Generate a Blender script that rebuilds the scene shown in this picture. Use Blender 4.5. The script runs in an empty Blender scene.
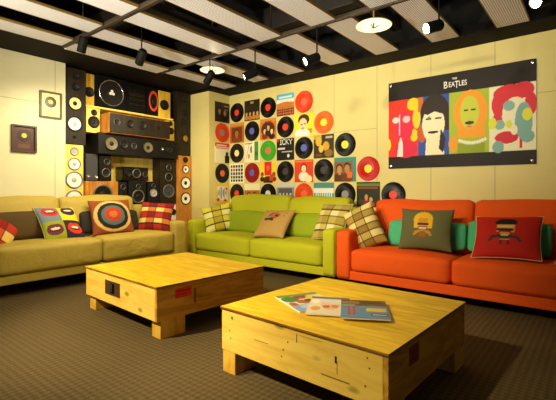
import bpy, bmesh, math, random
import numpy as np
from mathutils import Vector, Matrix

random.seed(7)
scene = bpy.context.scene
COL = scene.collection
PI = math.pi

# ------------------------------------------------------------------ camera, world, lamps, exposure
cam_data = bpy.data.cameras.new('camera')
cam = bpy.data.objects.new('camera', cam_data)
COL.objects.link(cam)
cam.location = (4.6, -4.53, 1.02)
cam.rotation_euler = (PI / 2, 0, math.atan2(0.6239, 0.7815))
cam_data.sensor_width = 36
cam_data.lens = 404 / 556 * 36
cam_data.shift_y = -10 / 556
cam_data.clip_start = 0.05
scene.camera = cam

scene.view_settings.view_transform = 'Standard'
scene.view_settings.look = 'None'
scene.view_settings.exposure = 0.65
scene.view_settings.gamma = 1.0
scene.view_settings.use_curve_mapping = False

world = bpy.data.worlds.new('room_glow')
scene.world = world
world.use_nodes = True
world.node_tree.nodes['Background'].inputs[0].default_value = (1.0, 0.86, 0.58, 1)
world.node_tree.nodes['Background'].inputs[1].default_value = 0.05

WARM = (1.0, 0.88, 0.58)


def spot_light(name, loc, target, watts, angle=70, blend=0.6, size=0.05, color=WARM):
    d = bpy.data.lights.new(name, 'SPOT')
    d.energy = watts
    d.spot_size = math.radians(angle)
    d.spot_blend = blend
    d.shadow_soft_size = size
    d.color = color
    o = bpy.data.objects.new(name, d)
    COL.objects.link(o)
    o.location = loc
    o.rotation_euler = (Vector(target) - Vector(loc)).to_track_quat('-Z', 'Y').to_euler()
    return o


# lamps of the same rails that hang over and behind the camera, outside the frame; the uplights are added fill
COOL = (1.0, 0.96, 0.86)
spot_light('rail_lamp', (1.0, -4.3, 2.45), (0.9, -0.2, 1.5), 70, 95, 0.8)
spot_light('rail_lamp', (2.3, -4.1, 2.45), (2.3, -0.1, 1.8), 130, 80, 0.8)
spot_light('rail_lamp', (3.0, -4.0, 2.45), (3.3, -0.1, 1.95), 60, 72, 0.8)
spot_light('rail_lamp', (2.6, -3.9, 2.45), (-0.5, -2.2, 1.3), 90, 80, 0.8)
spot_light('rail_lamp', (1.5, -4.9, 2.45), (2.0, -2.5, 0.2), 420, 60, 0.8)
spot_light('rail_lamp', (1.5, -3.2, 2.9), (2.2, -2.4, 0.3), 260, 80, 0.9)
spot_light('rail_lamp', (3.85, -2.45, 2.6), (2.2, -2.3, 0.2), 260, 55, 0.8)
spot_light('rail_lamp', (2.7, -4.9, 2.45), (3.4, -2.9, 0.2), 210, 42, 0.9)
spot_light('added_uplight', (3.0, -4.9, 1.3), (2.0, -1.3, 2.52), 260, 70, 0.9, color=COOL)  # unseen uplights on no rail, added to brighten the ceiling strips from below
spot_light('added_uplight', (1.6, -4.9, 1.3), (0.8, -2.0, 2.52), 200, 70, 0.9, color=COOL)
spot_light('added_uplight', (4.2, -4.7, 1.3), (3.4, -1.1, 2.52), 130, 60, 0.9, color=COOL)
# the visible lamps carry their own light in make_spot(); so do the round reflectors


# ------------------------------------------------------------------ materials
def s2l(c):
    if isinstance(c, str):
        c = [int(c[i:i + 2], 16) / 255 for i in (0, 2, 4)]
    return tuple(x / 12.92 if x <= 0.04045 else ((x + 0.055) / 1.055) ** 2.4 for x in c)


def new_mat(name):
    m = bpy.data.materials.new(name)
    m.use_nodes = True
    nt = m.node_tree
    return m, nt, nt.nodes['Principled BSDF']


def N(nt, kind, **kw):
    n = nt.nodes.new(kind)
    for k, v in kw.items():
        if k.startswith('i_'):
            n.inputs[k[2:].replace('_', ' ')].default_value = v
        else:
            setattr(n, k, v)
    return n


def simple(name, col, rough=0.6, metal=0.0, bump=0.0, scale=80, var=0.12, spec=0.5, stretch=None):
    m, nt, b = new_mat(name)
    c = s2l(col)
    tc = N(nt, 'ShaderNodeTexCoord')
    src = tc.outputs['Object']
    if stretch:
        mp = N(nt, 'ShaderNodeMapping')
        mp.inputs['Scale'].default_value = stretch
        nt.links.new(src, mp.inputs[0])
        src = mp.outputs[0]
    nz = N(nt, 'ShaderNodeTexNoise')
    nz.inputs['Scale'].default_value = scale
    nz.inputs['Detail'].default_value = 4
    nt.links.new(src, nz.inputs['Vector'])
    rp = N(nt, 'ShaderNodeValToRGB')
    rp.color_ramp.elements[0].position = 0.3
    rp.color_ramp.elements[1].position = 0.7
    rp.color_ramp.elements[0].color = tuple(x * (1 - var) for x in c) + (1,)
    rp.color_ramp.elements[1].color = tuple(min(1, x * (1 + var)) for x in c) + (1,)
    nt.links.new(nz.outputs['Fac'], rp.inputs[0])
    nt.links.new(rp.outputs[0], b.inputs['Base Color'])
    b.inputs['Roughness'].default_value = rough
    b.inputs['Metallic'].default_value = metal
    b.inputs['Specular IOR Level'].default_value = spec
    if bump:
        bp = N(nt, 'ShaderNodeBump')
        bp.inputs['Strength'].default_value = bump
        bp.inputs['Distance'].default_value = 0.004
        nt.links.new(nz.outputs['Fac'], bp.inputs['Height'])
        nt.links.new(bp.outputs[0], b.inputs['Normal'])
    return m


def fabric(name, col, rough=0.85, wr=0.35, weave=500, sheen=0.2):
    """woven upholstery: fine weave plus soft broad wrinkles in the bump"""
    m, nt, b = new_mat(name)
    c = s2l(col)
    tc = N(nt, 'ShaderNodeTexCoord')
    n1 = N(nt, 'ShaderNodeTexNoise')
    n1.inputs['Scale'].default_value = weave
    n2 = N(nt, 'ShaderNodeTexNoise')
    n2.inputs['Scale'].default_value = 5
    n2.inputs['Detail'].default_value = 3
    n2.inputs['Distortion'].default_value = 0.8
    for n in (n1, n2):
        nt.links.new(tc.outputs['Object'], n.inputs['Vector'])
    rp = N(nt, 'ShaderNodeValToRGB')
    rp.color_ramp.elements[0].position = 0.25
    rp.color_ramp.elements[1].position = 0.75
    rp.color_ramp.elements[0].color = tuple(x * 0.85 for x in c) + (1,)
    rp.color_ramp.elements[1].color = tuple(min(1, x * 1.12) for x in c) + (1,)
    nt.links.new(n1.outputs['Fac'], rp.inputs[0])
    nt.links.new(rp.outputs[0], b.inputs['Base Color'])
    b1 = N(nt, 'ShaderNodeBump')
    b1.inputs['Strength'].default_value = 0.15
    b1.inputs['Distance'].default_value = 0.002
    b2 = N(nt, 'ShaderNodeBump')
    b2.inputs['Strength'].default_value = wr
    b2.inputs['Distance'].default_value = 0.03
    nt.links.new(n1.outputs['Fac'], b1.inputs['Height'])
    nt.links.new(n2.outputs['Fac'], b2.inputs['Height'])
    nt.links.new(b2.outputs[0], b1.inputs['Normal'])
    nt.links.new(b1.outputs[0], b.inputs['Normal'])
    b.inputs['Roughness'].default_value = rough
    b.inputs['Specular IOR Level'].default_value = 0.25
    b.inputs['Sheen Weight'].default_value = sheen
    b.inputs['Sheen Tint'].default_value = tuple(min(1, x * 1.3) for x in c) + (1,)
    return m


def wood(name, light, dark, scale=3.0, axis='X', rough=0.45, stretch=8, dist=2.0, knots=False):
    m, nt, b = new_mat(name)
    tc = N(nt, 'ShaderNodeTexCoord')
    mp = N(nt, 'ShaderNodeMapping')
    sc = [stretch, stretch, stretch]
    sc['XYZ'.index(axis)] = 1.0
    mp.inputs['Scale'].default_value = sc
    nz = N(nt, 'ShaderNodeTexNoise')
    nz.inputs['Scale'].default_value = scale
    nz.inputs['Detail'].default_value = 6
    nz.inputs['Roughness'].default_value = 0.6
    nz.inputs['Distortion'].default_value = dist
    rp = N(nt, 'ShaderNodeValToRGB')
    rp.color_ramp.elements[0].position = 0.32
    rp.color_ramp.elements[1].position = 0.6
    rp.color_ramp.elements[0].color = s2l(dark) + (1,)
    rp.color_ramp.elements[1].color = s2l(light) + (1,)
    nt.links.new(tc.outputs['Object'], mp.inputs[0])
    nt.links.new(mp.outputs[0], nz.inputs['Vector'])
    nt.links.new(nz.outputs['Fac'], rp.inputs[0])
    out = rp.outputs[0]
    if knots:
        vo = N(nt, 'ShaderNodeTexVoronoi')
        vo.inputs['Scale'].default_value = 4.2
        mp2 = N(nt, 'ShaderNodeMapping')
        s3 = [1.6, 1.6, 1.6]
        s3['XYZ'.index(axis)] = 0.8
        mp2.inputs['Scale'].default_value = s3
        nt.links.new(tc.outputs['Object'], mp2.inputs[0])
        nt.links.new(mp2.outputs[0], vo.inputs['Vector'])
        r2 = N(nt, 'ShaderNodeValToRGB')
        r2.color_ramp.elements[0].position = 0.07
        r2.color_ramp.elements[1].position = 0.15
        r2.color_ramp.elements[0].color = (0.75, 0.75, 0.75, 1)
        r2.color_ramp.elements[1].color = (0, 0, 0, 1)
        nt.links.new(vo.outputs['Distance'], r2.inputs[0])
        mx = N(nt, 'ShaderNodeMixRGB')
        mx.inputs[2].default_value = tuple(x * 0.3 for x in s2l(dark)) + (1,)
        nt.links.new(r2.outputs[0], mx.inputs[0])
        nt.links.new(out, mx.inputs[1])
        out = mx.outputs[0]
    nt.links.new(out, b.inputs['Base Color'])
    b.inputs['Roughness'].default_value = rough
    b.inputs['Specular IOR Level'].default_value = 0.25
    bp = N(nt, 'ShaderNodeBump')
    bp.inputs['Strength'].default_value = 0.1
    bp.inputs['Distance'].default_value = 0.002
    nt.links.new(nz.outputs['Fac'], bp.inputs['Height'])
    nt.links.new(bp.outputs[0], b.inputs['Normal'])
    return m


def paint_mat(name, rough=0.5, cloth=False):
    """printed surface: the print is stored on the mesh as the attribute 'print'"""
    m, nt, b = new_mat(name)
    at = N(nt, 'ShaderNodeAttribute', attribute_name='print')
    nt.links.new(at.outputs['Color'], b.inputs['Base Color'])
    b.inputs['Roughness'].default_value = rough
    b.inputs['Specular IOR Level'].default_value = 0.25 if cloth else 0.45
    if cloth:
        tc = N(nt, 'ShaderNodeTexCoord')
        nz = N(nt, 'ShaderNodeTexNoise')
        nz.inputs['Scale'].default_value = 14
        nz.inputs['Detail'].default_value = 5
        nt.links.new(tc.outputs['Object'], nz.inputs['Vector'])
        bp = N(nt, 'ShaderNodeBump')
        bp.inputs['Strength'].default_value = 0.25
        bp.inputs['Distance'].default_value = 0.012
        nt.links.new(nz.outputs['Fac'], bp.inputs['Height'])
        nt.links.new(bp.outputs[0], b.inputs['Normal'])
    return m


def emit(name, col, strength):
    m, nt, b = new_mat(name)
    b.inputs['Base Color'].default_value = (0.8, 0.8, 0.8, 1)
    b.inputs['Emission Color'].default_value = tuple(col) + (1,)
    b.inputs['Emission Strength'].default_value = strength
    return m


def perforated(name):
    m, nt, b = new_mat(name)
    tc = N(nt, 'ShaderNodeTexCoord')
    sp = N(nt, 'ShaderNodeSeparateXYZ')
    nt.links.new(tc.outputs['Object'], sp.inputs[0])
    outs = []
    k = 2 * PI / 0.024
    for a, sg in ((0, 1), (1, -1)):
        ad = N(nt, 'ShaderNodeMath', operation='ADD' if sg > 0 else 'SUBTRACT')
        nt.links.new(sp.outputs[0], ad.inputs[0])
        nt.links.new(sp.outputs[1], ad.inputs[1])
        mu = N(nt, 'ShaderNodeMath', operation='MULTIPLY')
        mu.inputs[1].default_value = k * 0.7071
        nt.links.new(ad.outputs[0], mu.inputs[0])
        si = N(nt, 'ShaderNodeMath', operation='SINE')
        nt.links.new(mu.outputs[0], si.inputs[0])
        outs.append(si)
    pr = N(nt, 'ShaderNodeMath', operation='MULTIPLY')
    nt.links.new(outs[0].outputs[0], pr.inputs[0])
    nt.links.new(outs[1].outputs[0], pr.inputs[1])
    rp = N(nt, 'ShaderNodeValToRGB')
    rp.color_ramp.elements[0].position = 0.30
    rp.color_ramp.elements[1].position = 0.45
    rp.color_ramp.elements[0].color = (0.82, 0.80, 0.76, 1)
    rp.color_ramp.elements[1].color = (0.10, 0.09, 0.08, 1)
    nt.links.new(pr.outputs[0], rp.inputs[0])
    nt.links.new(rp.outputs[0], b.inputs['Base Color'])
    b.inputs['Roughness'].default_value = 0.45
    b.inputs['Metallic'].default_value = 0.0
    return m


def carpet():
    m, nt, b = new_mat('patterned_carpet')
    tc = N(nt, 'ShaderNodeTexCoord')
    mp = N(nt, 'ShaderNodeMapping')
    mp.inputs['Rotation'].default_value = (0, 0, math.radians(45))
    nt.links.new(tc.outputs['Object'], mp.inputs[0])
    sp = N(nt, 'ShaderNodeSeparateXYZ')
    nt.links.new(mp.outputs[0], sp.inputs[0])
    o = []
    for a in (0, 1):
        mu = N(nt, 'ShaderNodeMath', operation='MULTIPLY')
        mu.inputs[1].default_value = 2 * PI / 0.054
        nt.links.new(sp.outputs[a], mu.inputs[0])
        si = N(nt, 'ShaderNodeMath', operation='SINE')
        nt.links.new(mu.outputs[0], si.inputs[0])
        o.append(si)
    mxm = N(nt, 'ShaderNodeMath', operation='MULTIPLY')
    nt.links.new(o[0].outputs[0], mxm.inputs[0])
    nt.links.new(o[1].outputs[0], mxm.inputs[1])
    nz = N(nt, 'ShaderNodeTexNoise')
    nz.inputs['Scale'].default_value = 120
    nt.links.new(tc.outputs['Object'], nz.inputs['Vector'])
    ad = N(nt, 'ShaderNodeMath', operation='MULTIPLY_ADD')
    ad.inputs[1].default_value = 0.28
    nt.links.new(mxm.outputs[0], ad.inputs[0])
    nt.links.new(nz.outputs['Fac'], ad.inputs[2])
    rp = N(nt, 'ShaderNodeValToRGB')
    rp.color_ramp.elements[0].position = 0.25
    rp.color_ramp.elements[1].position = 0.8
    rp.color_ramp.elements[0].color = s2l('4a3b22') + (1,)
    rp.color_ramp.elements[1].color = s2l('69552f') + (1,)
    nt.links.new(ad.outputs[0], rp.inputs[0])
    nt.links.new(rp.outputs[0], b.inputs['Base Color'])
    b.inputs['Roughness'].default_value = 0.8
    b.inputs['Specular IOR Level'].default_value = 0.25
    bp = N(nt, 'ShaderNodeBump')
    bp.inputs['Strength'].default_value = 0.5
    bp.inputs['Distance'].default_value = 0.006
    nt.links.new(ad.outputs[0], bp.inputs['Height'])
    nt.links.new(bp.outputs[0], b.inputs['Normal'])
    return m


def vinyl(name, col):
    m, nt, b = new_mat(name)
    b.inputs['Base Color'].default_value = s2l(col) + (1,)
    b.inputs['Roughness'].default_value = 0.3
    b.inputs['Specular IOR Level'].default_value = 0.35
    b.inputs['Anisotropic'].default_value = 0.9
    tg = N(nt, 'ShaderNodeTangent', direction_type='RADIAL', axis='Z')
    nt.links.new(tg.outputs[0], b.inputs['Tangent'])
    tc = N(nt, 'ShaderNodeTexCoord')
    ln = N(nt, 'ShaderNodeVectorMath', operation='LENGTH')
    nt.links.new(tc.outputs['Object'], ln.inputs[0])
    mu = N(nt, 'ShaderNodeMath', operation='MULTIPLY')
    mu.inputs[1].default_value = 900
    nt.links.new(ln.outputs['Value'], mu.inputs[0])
    si = N(nt, 'ShaderNodeMath', operation='SINE')
    nt.links.new(mu.outputs[0], si.inputs[0])
    bp = N(nt, 'ShaderNodeBump')
    bp.inputs['Strength'].default_value = 0.15
    bp.inputs['Distance'].default_value = 0.001
    nt.links.new(si.outputs[0], bp.inputs['Height'])
    nt.links.new(bp.outputs[0], b.inputs['Normal'])
    return m


M = {}
M['wall'] = simple('cream_wall_panel', 'd8c678', 0.55, scale=3, var=0.03)
M['wall_pale'] = simple('pale_wall_panel', 'd9d2aa', 0.55, scale=3, var=0.03)
M['seam'] = simple('wall_joint', 'a89c68', 0.8)
M['carpet'] = carpet()
M['black'] = simple('matt_black', '080706', 0.7, var=0.2, spec=0.15)
M['plenum'] = simple('dark_ceiling_void', '0e0b08', 0.9, var=0.3, scale=2)
M['soffit'] = simple('dark_brown_bulkhead', '130d07', 0.75, scale=2, var=0.15, spec=0.15)
M['duct'] = simple('brown_duct', '1e170e', 0.6, var=0.2, scale=5)
M['perf'] = perforated('perforated_white_metal')
M['brass'] = simple('gold_panel_edge', '7a5f2e', 0.45, metal=0.3)
M['rail'] = simple('rail_metal', '3b3024', 0.5, metal=0.4)
M['beige'] = fabric('beige_leather', 'b39a40', 0.5, wr=0.6, weave=260, sheen=0.05)
M['green'] = fabric('lime_green_fabric', 'b0ae1c')
M['green_dark'] = fabric('green_fabric', '8c9a18')
M['orange'] = fabric('orange_fabric', 'e2540f')
M['teal'] = fabric('teal_green_fabric', '4bab78')
M['brown'] = fabric('brown_fabric', '54401e', wr=0.3)
M['char'] = fabric('charcoal_fabric', '2e2b24', wr=0.3)
M['ply_top'] = wood('plywood_top', 'f2c62c', 'cc9818', 2.2, 'X', 0.38, 7, 1.5, knots=False)
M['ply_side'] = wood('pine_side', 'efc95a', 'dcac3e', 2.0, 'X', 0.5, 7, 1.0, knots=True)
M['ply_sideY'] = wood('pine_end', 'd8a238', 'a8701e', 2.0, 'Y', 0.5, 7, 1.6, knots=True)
M['ply_edge'] = wood('plywood_edge', 'a8742a', '5e3c14', 6, 'X', 0.6, 20, 0.5)
M['foot'] = wood('pine_foot', 'e2b244', 'c08c28', 3, 'Z', 0.5, 5, 1.0)
M['lwood'] = wood('pale_maple_veneer', 'f5d76c', 'e0b94e', 3, 'Z', 0.4, 6, 0.6)
M['owood'] = wood('orange_cherry_veneer', 'c98532', '9d5a1a', 3, 'Z', 0.4, 7, 0.8)
M['ywood'] = wood('yellow_wood_veneer', 'e8bd3e', 'c9962a', 3, 'Z', 0.4, 6, 0.8)
M['dwood'] = wood('dark_walnut_veneer', '2c2215', '17110a', 3, 'Z', 0.45, 8, 0.8)
M['bwood'] = wood('black_ash_veneer', '0f0c0a', '080706', 3, 'Z', 0.5, 10, 0.5)
M['gbody'] = simple('dark_grey_cabinet', '1b1918', 0.5, var=0.1, spec=0.15)
M['mesh'] = simple('grille_cloth', '3c3a3c', 0.9, bump=0.4, scale=500, var=0.25)
M['gloss'] = simple('gloss_black', '0d0c0b', 0.15, var=0.1)
M['smoke'] = simple('smoked_panel', '1b1710', 0.12, var=0.2)
M['rubber'] = simple('rubber_surround', '0d0b0a', 0.55, var=0.2, spec=0.3)
M['greyring'] = simple('grey_driver_frame', '6c6a66', 0.4, metal=0.4)
M['chrome'] = simple('chrome_ring', 'cfcac0', 0.2, metal=0.9)
M['wcone'] = simple('white_cone', 'efeada', 0.5, var=0.04)
M['ccone'] = simple('cream_cone', 'e3d28a', 0.5, var=0.05)
M['gcone'] = simple('grey_cone', 'a9a49a', 0.45, var=0.08)
M['kcone'] = simple('khaki_cone', '6a5f40', 0.4, var=0.1)
M['dcone'] = simple('black_cone', '151210', 0.45, var=0.2, spec=0.3)
M['gold'] = simple('gold_cone', 'b98a3a', 0.25, metal=0.9)
M['redring'] = simple('red_surround', 'd9431c', 0.45, var=0.06)
M['white'] = simple('white_plastic', 'e9e4d6', 0.5, var=0.03)
M['steel'] = simple('dark_steel', '3a3028', 0.4, metal=0.7)
M['print'] = paint_mat('printed_card', 0.38)
M['cloth_print'] = paint_mat('printed_cloth', 0.8, cloth=True)
M['banner_print'] = paint_mat('printed_banner', 0.55, cloth=True)
M['pillow_back'] = fabric('cream_backing', 'c9b982')
M['burlap_back'] = fabric('burlap_backing', 'a07a3e', weave=180)
M['lens'] = emit('lamp_lens', (1.0, 0.86, 0.5), 60)
M['lens_dim'] = emit('lamp_reflector', (1.0, 0.95, 0.9), 2.2)
M['disc'] = simple('white_reflector', 'f4efdc', 0.45, var=0.02)
M['globe'] = emit('small_bulb', (1.0, 0.85, 0.55), 6)
M['frame_dark'] = simple('dark_picture_frame', '3a2a1a', 0.35, var=0.2)
M['frame_grey'] = simple('bronze_picture_frame', '463620', 0.4)
M['goldtrim'] = simple('yellow_trim', 'e0b840', 0.5, var=0.06)


# ------------------------------------------------------------------ mesh helpers
def link(name, me, mat, parent=None, smooth=False):
    if smooth:
        me.shade_smooth()
    if mat is not None and not me.materials:
        me.materials.append(mat)
    o = bpy.data.objects.new(name, me)
    COL.objects.link(o)
    if parent is not None:
        o.parent = parent
    return o


def thing(name, label, cat, loc=(0, 0, 0), rotz=0, group=None):
    o = bpy.data.objects.new(name, None)
    o.empty_display_size = 0.1
    COL.objects.link(o)
    o.location = loc
    o.rotation_euler = (0, 0, rotz)
    return tag(o, label, cat, group)


def tag(o, label, cat, group=None):
    o['label'] = label
    o['category'] = cat
    o['kind'] = 'thing'
    if group:
        o['group'] = group
    return o


def structure(o):
    o['kind'] = 'structure'
    return o


def bm_box(bm, x0, x1, y0, y1, z0, z1):
    vs = [bm.verts.new(p) for p in ((x0, y0, z0), (x1, y0, z0), (x1, y1, z0), (x0, y1, z0),
                                    (x0, y0, z1), (x1, y0, z1), (x1, y1, z1), (x0, y1, z1))]
    for f in ((3, 2, 1, 0), (4, 5, 6, 7), (0, 1, 5, 4), (1, 2, 6, 5), (2, 3, 7, 6), (3, 0, 4, 7)):
        bm.faces.new([vs[i] for i in f])


def finish(bm, name, bevel=0.0, seg=2):
    if bevel > 0:
        bmesh.ops.bevel(bm, geom=list(bm.edges), offset=bevel, segments=seg, affect='EDGES', profile=0.6)
    bmesh.ops.recalc_face_normals(bm, faces=list(bm.faces))
    me = bpy.data.meshes.new(name)
    bm.to_mesh(me)
    bm.free()
    return me


def box(name, ext, mat, parent=None, bevel=0.004, seg=2):
    bm = bmesh.new()
    bm_box(bm, *ext)
    return link(name, finish(bm, name, bevel, seg), mat, parent)


def boxes(name, exts, mat, parent=None, bevel=0.0):
    bm = bmesh.new()
    for e in exts:
        bm_box(bm, *e)
    return link(name, finish(bm, name, bevel), mat, parent)


def lathe(name, prof, mat, parent=None, axis='Z', n=40, sy=1.0, center=(0, 0, 0), smooth=True, closed=False):
    """prof: (radius, height) pairs turned round an axis; sy squeezes the first radial direction"""
    V, F = [], []
    k = len(prof)
    for i in range(n):
        a = 2 * PI * i / n
        c, s = math.cos(a), math.sin(a)
        for r, h in prof:
            if axis == 'Z':
                p = (r * c, r * s, h)
            elif axis == 'X':
                p = (h, r * c * sy, r * s)
            else:
                p = (r * c, h, r * s)
            V.append(tuple(p[j] + center[j] for j in range(3)))
    for i in range(n):
        j = (i + 1) % n
        for q in range(k - 1):
            F.append((i * k + q, j * k + q, j * k + q + 1, i * k + q + 1))
        if closed:
            F.append((i * k + k - 1, j * k + k - 1, j * k, i * k))
    me = bpy.data.meshes.new(name)
    me.from_pydata(V, [], F)
    bm = bmesh.new()
    bm.from_mesh(me)
    bmesh.ops.remove_doubles(bm, verts=list(bm.verts), dist=1e-6)
    bmesh.ops.dissolve_degenerate(bm, edges=list(bm.edges), dist=1e-7)
    bmesh.ops.recalc_face_normals(bm, faces=list(bm.faces))
    bm.to_mesh(me)
    bm.free()
    o = link(name, me, mat, parent)
    if smooth:
        me.shade_smooth()
        me.set_sharp_from_angle(angle=math.radians(40))
    return o


def tube(name, p0, p1, r, mat, parent=None, n=10):
    p0, p1 = Vector(p0), Vector(p1)
    d = p1 - p0
    q = d.to_track_quat('Z', 'Y').to_matrix()
    bm = bmesh.new()
    a = [bm.verts.new(p0 + q @ Vector((r * math.cos(2 * PI * i / n), r * math.sin(2 * PI * i / n), 0))) for i in range(n)]
    b = [bm.verts.new(v.co + d) for v in a]
    for i in range(n):
        bm.faces.new((a[i], a[(i + 1) % n], b[(i + 1) % n], b[i]))
    bm.faces.new(a[::-1])
    bm.faces.new(b)
    return link(name, finish(bm, name), mat, parent, smooth=False)


def soft_box(name, ext, r, mat, parent=None, n=10, crown=(0, 0, 0), lean=0.0, sag=0.0, seed=0):
    """upholstered block: rounded all round, its faces crowned; lean shifts the top along y"""
    x0, x1, y0, y1, z0, z1 = ext
    c = np.array([(x0 + x1) / 2, (y0 + y1) / 2, (z0 + z1) / 2])
    h = np.array([x1 - x0, y1 - y0, z1 - z0]) / 2
    rr = np.minimum(r, h * 0.98)
    t = np.linspace(-1, 1, n + 1)
    t = np.sign(t) * np.abs(t) ** 0.75
    rng = np.random.RandomState(seed)
    ph = rng.rand(6) * 6.28
    bm = bmesh.new()
    cache = {}

    def vert(p):
        key = tuple(np.round(p, 5))
        if key in cache:
            return cache[key]
        q = p * h
        inner = np.clip(q, -(h - rr), h - rr)
        d = (q - inner) / rr
        ln = np.linalg.norm(d)
        mxd = np.max(np.abs(d))
        if ln > 1e-9:
            d = d / ln * mxd
        s = inner + d * rr
        u = p
        w = [(1 - u[1] ** 2) * (1 - u[2] ** 2), (1 - u[0] ** 2) * (1 - u[2] ** 2), (1 - u[0] ** 2) * (1 - u[1] ** 2)]
        s = s + np.array([crown[i] * u[i] * w[i] for i in range(3)])
        zz = (u[2] + 1) / 2
        s[1] += lean * zz
        if sag:
            s[2] += sag * zz * (math.sin(3.1 * u[0] + ph[0]) * 0.6 + math.sin(5.3 * u[0] + ph[1]) * 0.4)
            s[1] += sag * 0.5 * math.sin(4 * u[0] + ph[2]) * zz
        v = bm.verts.new(s + c)
        cache[key] = v
        return v

    for ax in range(3):
        for sg in (-1, 1):
            for i in range(n):
                for j in range(n):
                    qs = []
                    for (a, b) in ((i, j), (i + 1, j), (i + 1, j + 1), (i, j + 1)):
                        p = np.zeros(3)
                        p[ax] = sg
                        p[(ax + 1) % 3] = t[a]
                        p[(ax + 2) % 3] = t[b]
                        qs.append(vert(p))
                    if len(set(qs)) == 4:
                        bm.faces.new(qs if sg > 0 else qs[::-1])
    return link(name, finish(bm, name), mat, parent, smooth=True)


# ------------------------------------------------------------------ prints: shapes laid on a card or cloth
FONT = {'A': '01110 10001 10001 11111 10001 10001 10001', 'B': '11110 10001 10001 11110 10001 10001 11110',
        'C': '01111 10000 10000 10000 10000 10000 01111', 'I': '111 010 010 010 010 010 111',
        'K': '10001 10010 10100 11000 10100 10010 10001', 'Y': '10001 10001 01010 00100 00100 00100 00100'}


class Print:
    def __init__(self, bg):
        self.bg = bg
        self.s = []

    def rect(self, x0, y0, x1, y1, c):
        self.s.append((lambda u, v: (u >= x0) & (u <= x1) & (v >= y0) & (v <= y1), c))
        return self

    def ell(self, cx, cy, rx, ry, c, rot=0):
        ca, sa = math.cos(rot), math.sin(rot)
        self.s.append((lambda u, v: (((u - cx) * ca + (v - cy) * sa) / rx) ** 2 + ((-(u - cx) * sa + (v - cy) * ca) / ry) ** 2 <= 1, c))
        return self

    def poly(self, pts, c):
        def f(u, v):
            ins = np.zeros(u.shape, bool)
            k = len(pts)
            for i in range(k):
                x0, y0 = pts[i]
                x1, y1 = pts[(i + 1) % k]
                if y0 == y1:
                    continue
                cr = ((v >= min(y0, y1)) & (v < max(y0, y1)))
                ins ^= cr & (u < (x1 - x0) * (v - y0) / (y1 - y0) + x0)
            return ins
        self.s.append((f, c))
        return self

    def fn(self, f, c):
        self.s.append((f, c))
        return self

    def text(self, txt, x, y, px, py, c):
        for ch in txt:
            rows = FONT[ch].split()
            for j, r in enumerate(rows):
                for i, b in enumerate(r):
                    if b == '1':
                        self.rect(x + i * px, y - (j + 1) * py, x + (i + 1) * px, y - j * py, c)
            x += (len(rows[0]) + 1) * px
        return self

    def head(self, cx, cy, r, skin, hair, cloth=None):
        if cloth:
            self.ell(cx, cy - r * 2.3, r * 1.7, r * 1.3, cloth)
        self.rect(cx - r * 0.35, cy - r * 1.5, cx + r * 0.35, cy - r * 0.5, skin)
        self.ell(cx, cy + r * 0.25, r * 1.05, r * 1.15, hair)
        self.ell(cx, cy - r * 0.12, r * 0.78, r * 1.0, skin)
        return self

    def color(self, u, v):
        out = np.tile(np.array(s2l(self.bg)), u.shape + (1,)).astype(float)
        for f, c in self.s:
            m = f(u, v)
            out[m] = s2l(c)
        return out


def set_print(me, cols):
    at = me.attributes.new('print', 'FLOAT_COLOR', 'POINT')
    arr = np.ones((len(me.vertices), 4), np.float32)
    arr[:, :3] = cols
    at.data.foreach_set('color', arr.ravel())


def card(name, w, h, t, pic, mat, parent=None, nx=44, ny=44, edge=None, wave=0.0):
    """printed sheet in the local xz plane, its print facing -y, with a real thickness"""
    us, vs = np.linspace(0, 1, nx + 1), np.linspace(0, 1, ny + 1)
    U, Vv = np.meshgrid(us, vs)
    dy = wave * (np.sin(U * 9 + Vv * 2) * 0.6 + np.sin(U * 3.3 - Vv * 5) * 0.4)
    P = np.stack([(U - .5) * w, -t + dy, (Vv - .5) * h], -1).reshape(-1, 3)
    B = P.copy()
    B[:, 1] = np.maximum(0, P[:, 1] + t * 0.7) if wave else 0
    nv = len(P)
    F = []
    for j in range(ny):
        for i in range(nx):
            a = j * (nx + 1) + i
            F.append((a, a + 1, a + nx + 2, a + nx + 1))
    ring = [i for i in range(nx + 1)] + [j * (nx + 1) + nx for j in range(1, ny + 1)] + \
           [ny * (nx + 1) + i for i in range(nx - 1, -1, -1)] + [j * (nx + 1) for j in range(ny - 1, 0, -1)]
    F2 = [tuple(x + nv for x in f[::-1]) for f in F] if wave else []
    k = len(ring)
    for i in range(k):
        a, b = ring[i], ring[(i + 1) % k]
        F2.append((b, a, a + nv, b + nv))
    if not wave:
        F2.append(tuple(r + nv for r in ring[::-1]))
    me = bpy.data.meshes.new(name)
    me.from_pydata(np.vstack([P, B]).tolist(), [], F + F2)
    c = pic.color(U, Vv).reshape(-1, 3)
    e = np.tile(np.array(s2l(edge or pic.bg)), (nv, 1))
    set_print(me, np.vstack([c, e]))
    return link(name, me, mat, parent)


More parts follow.
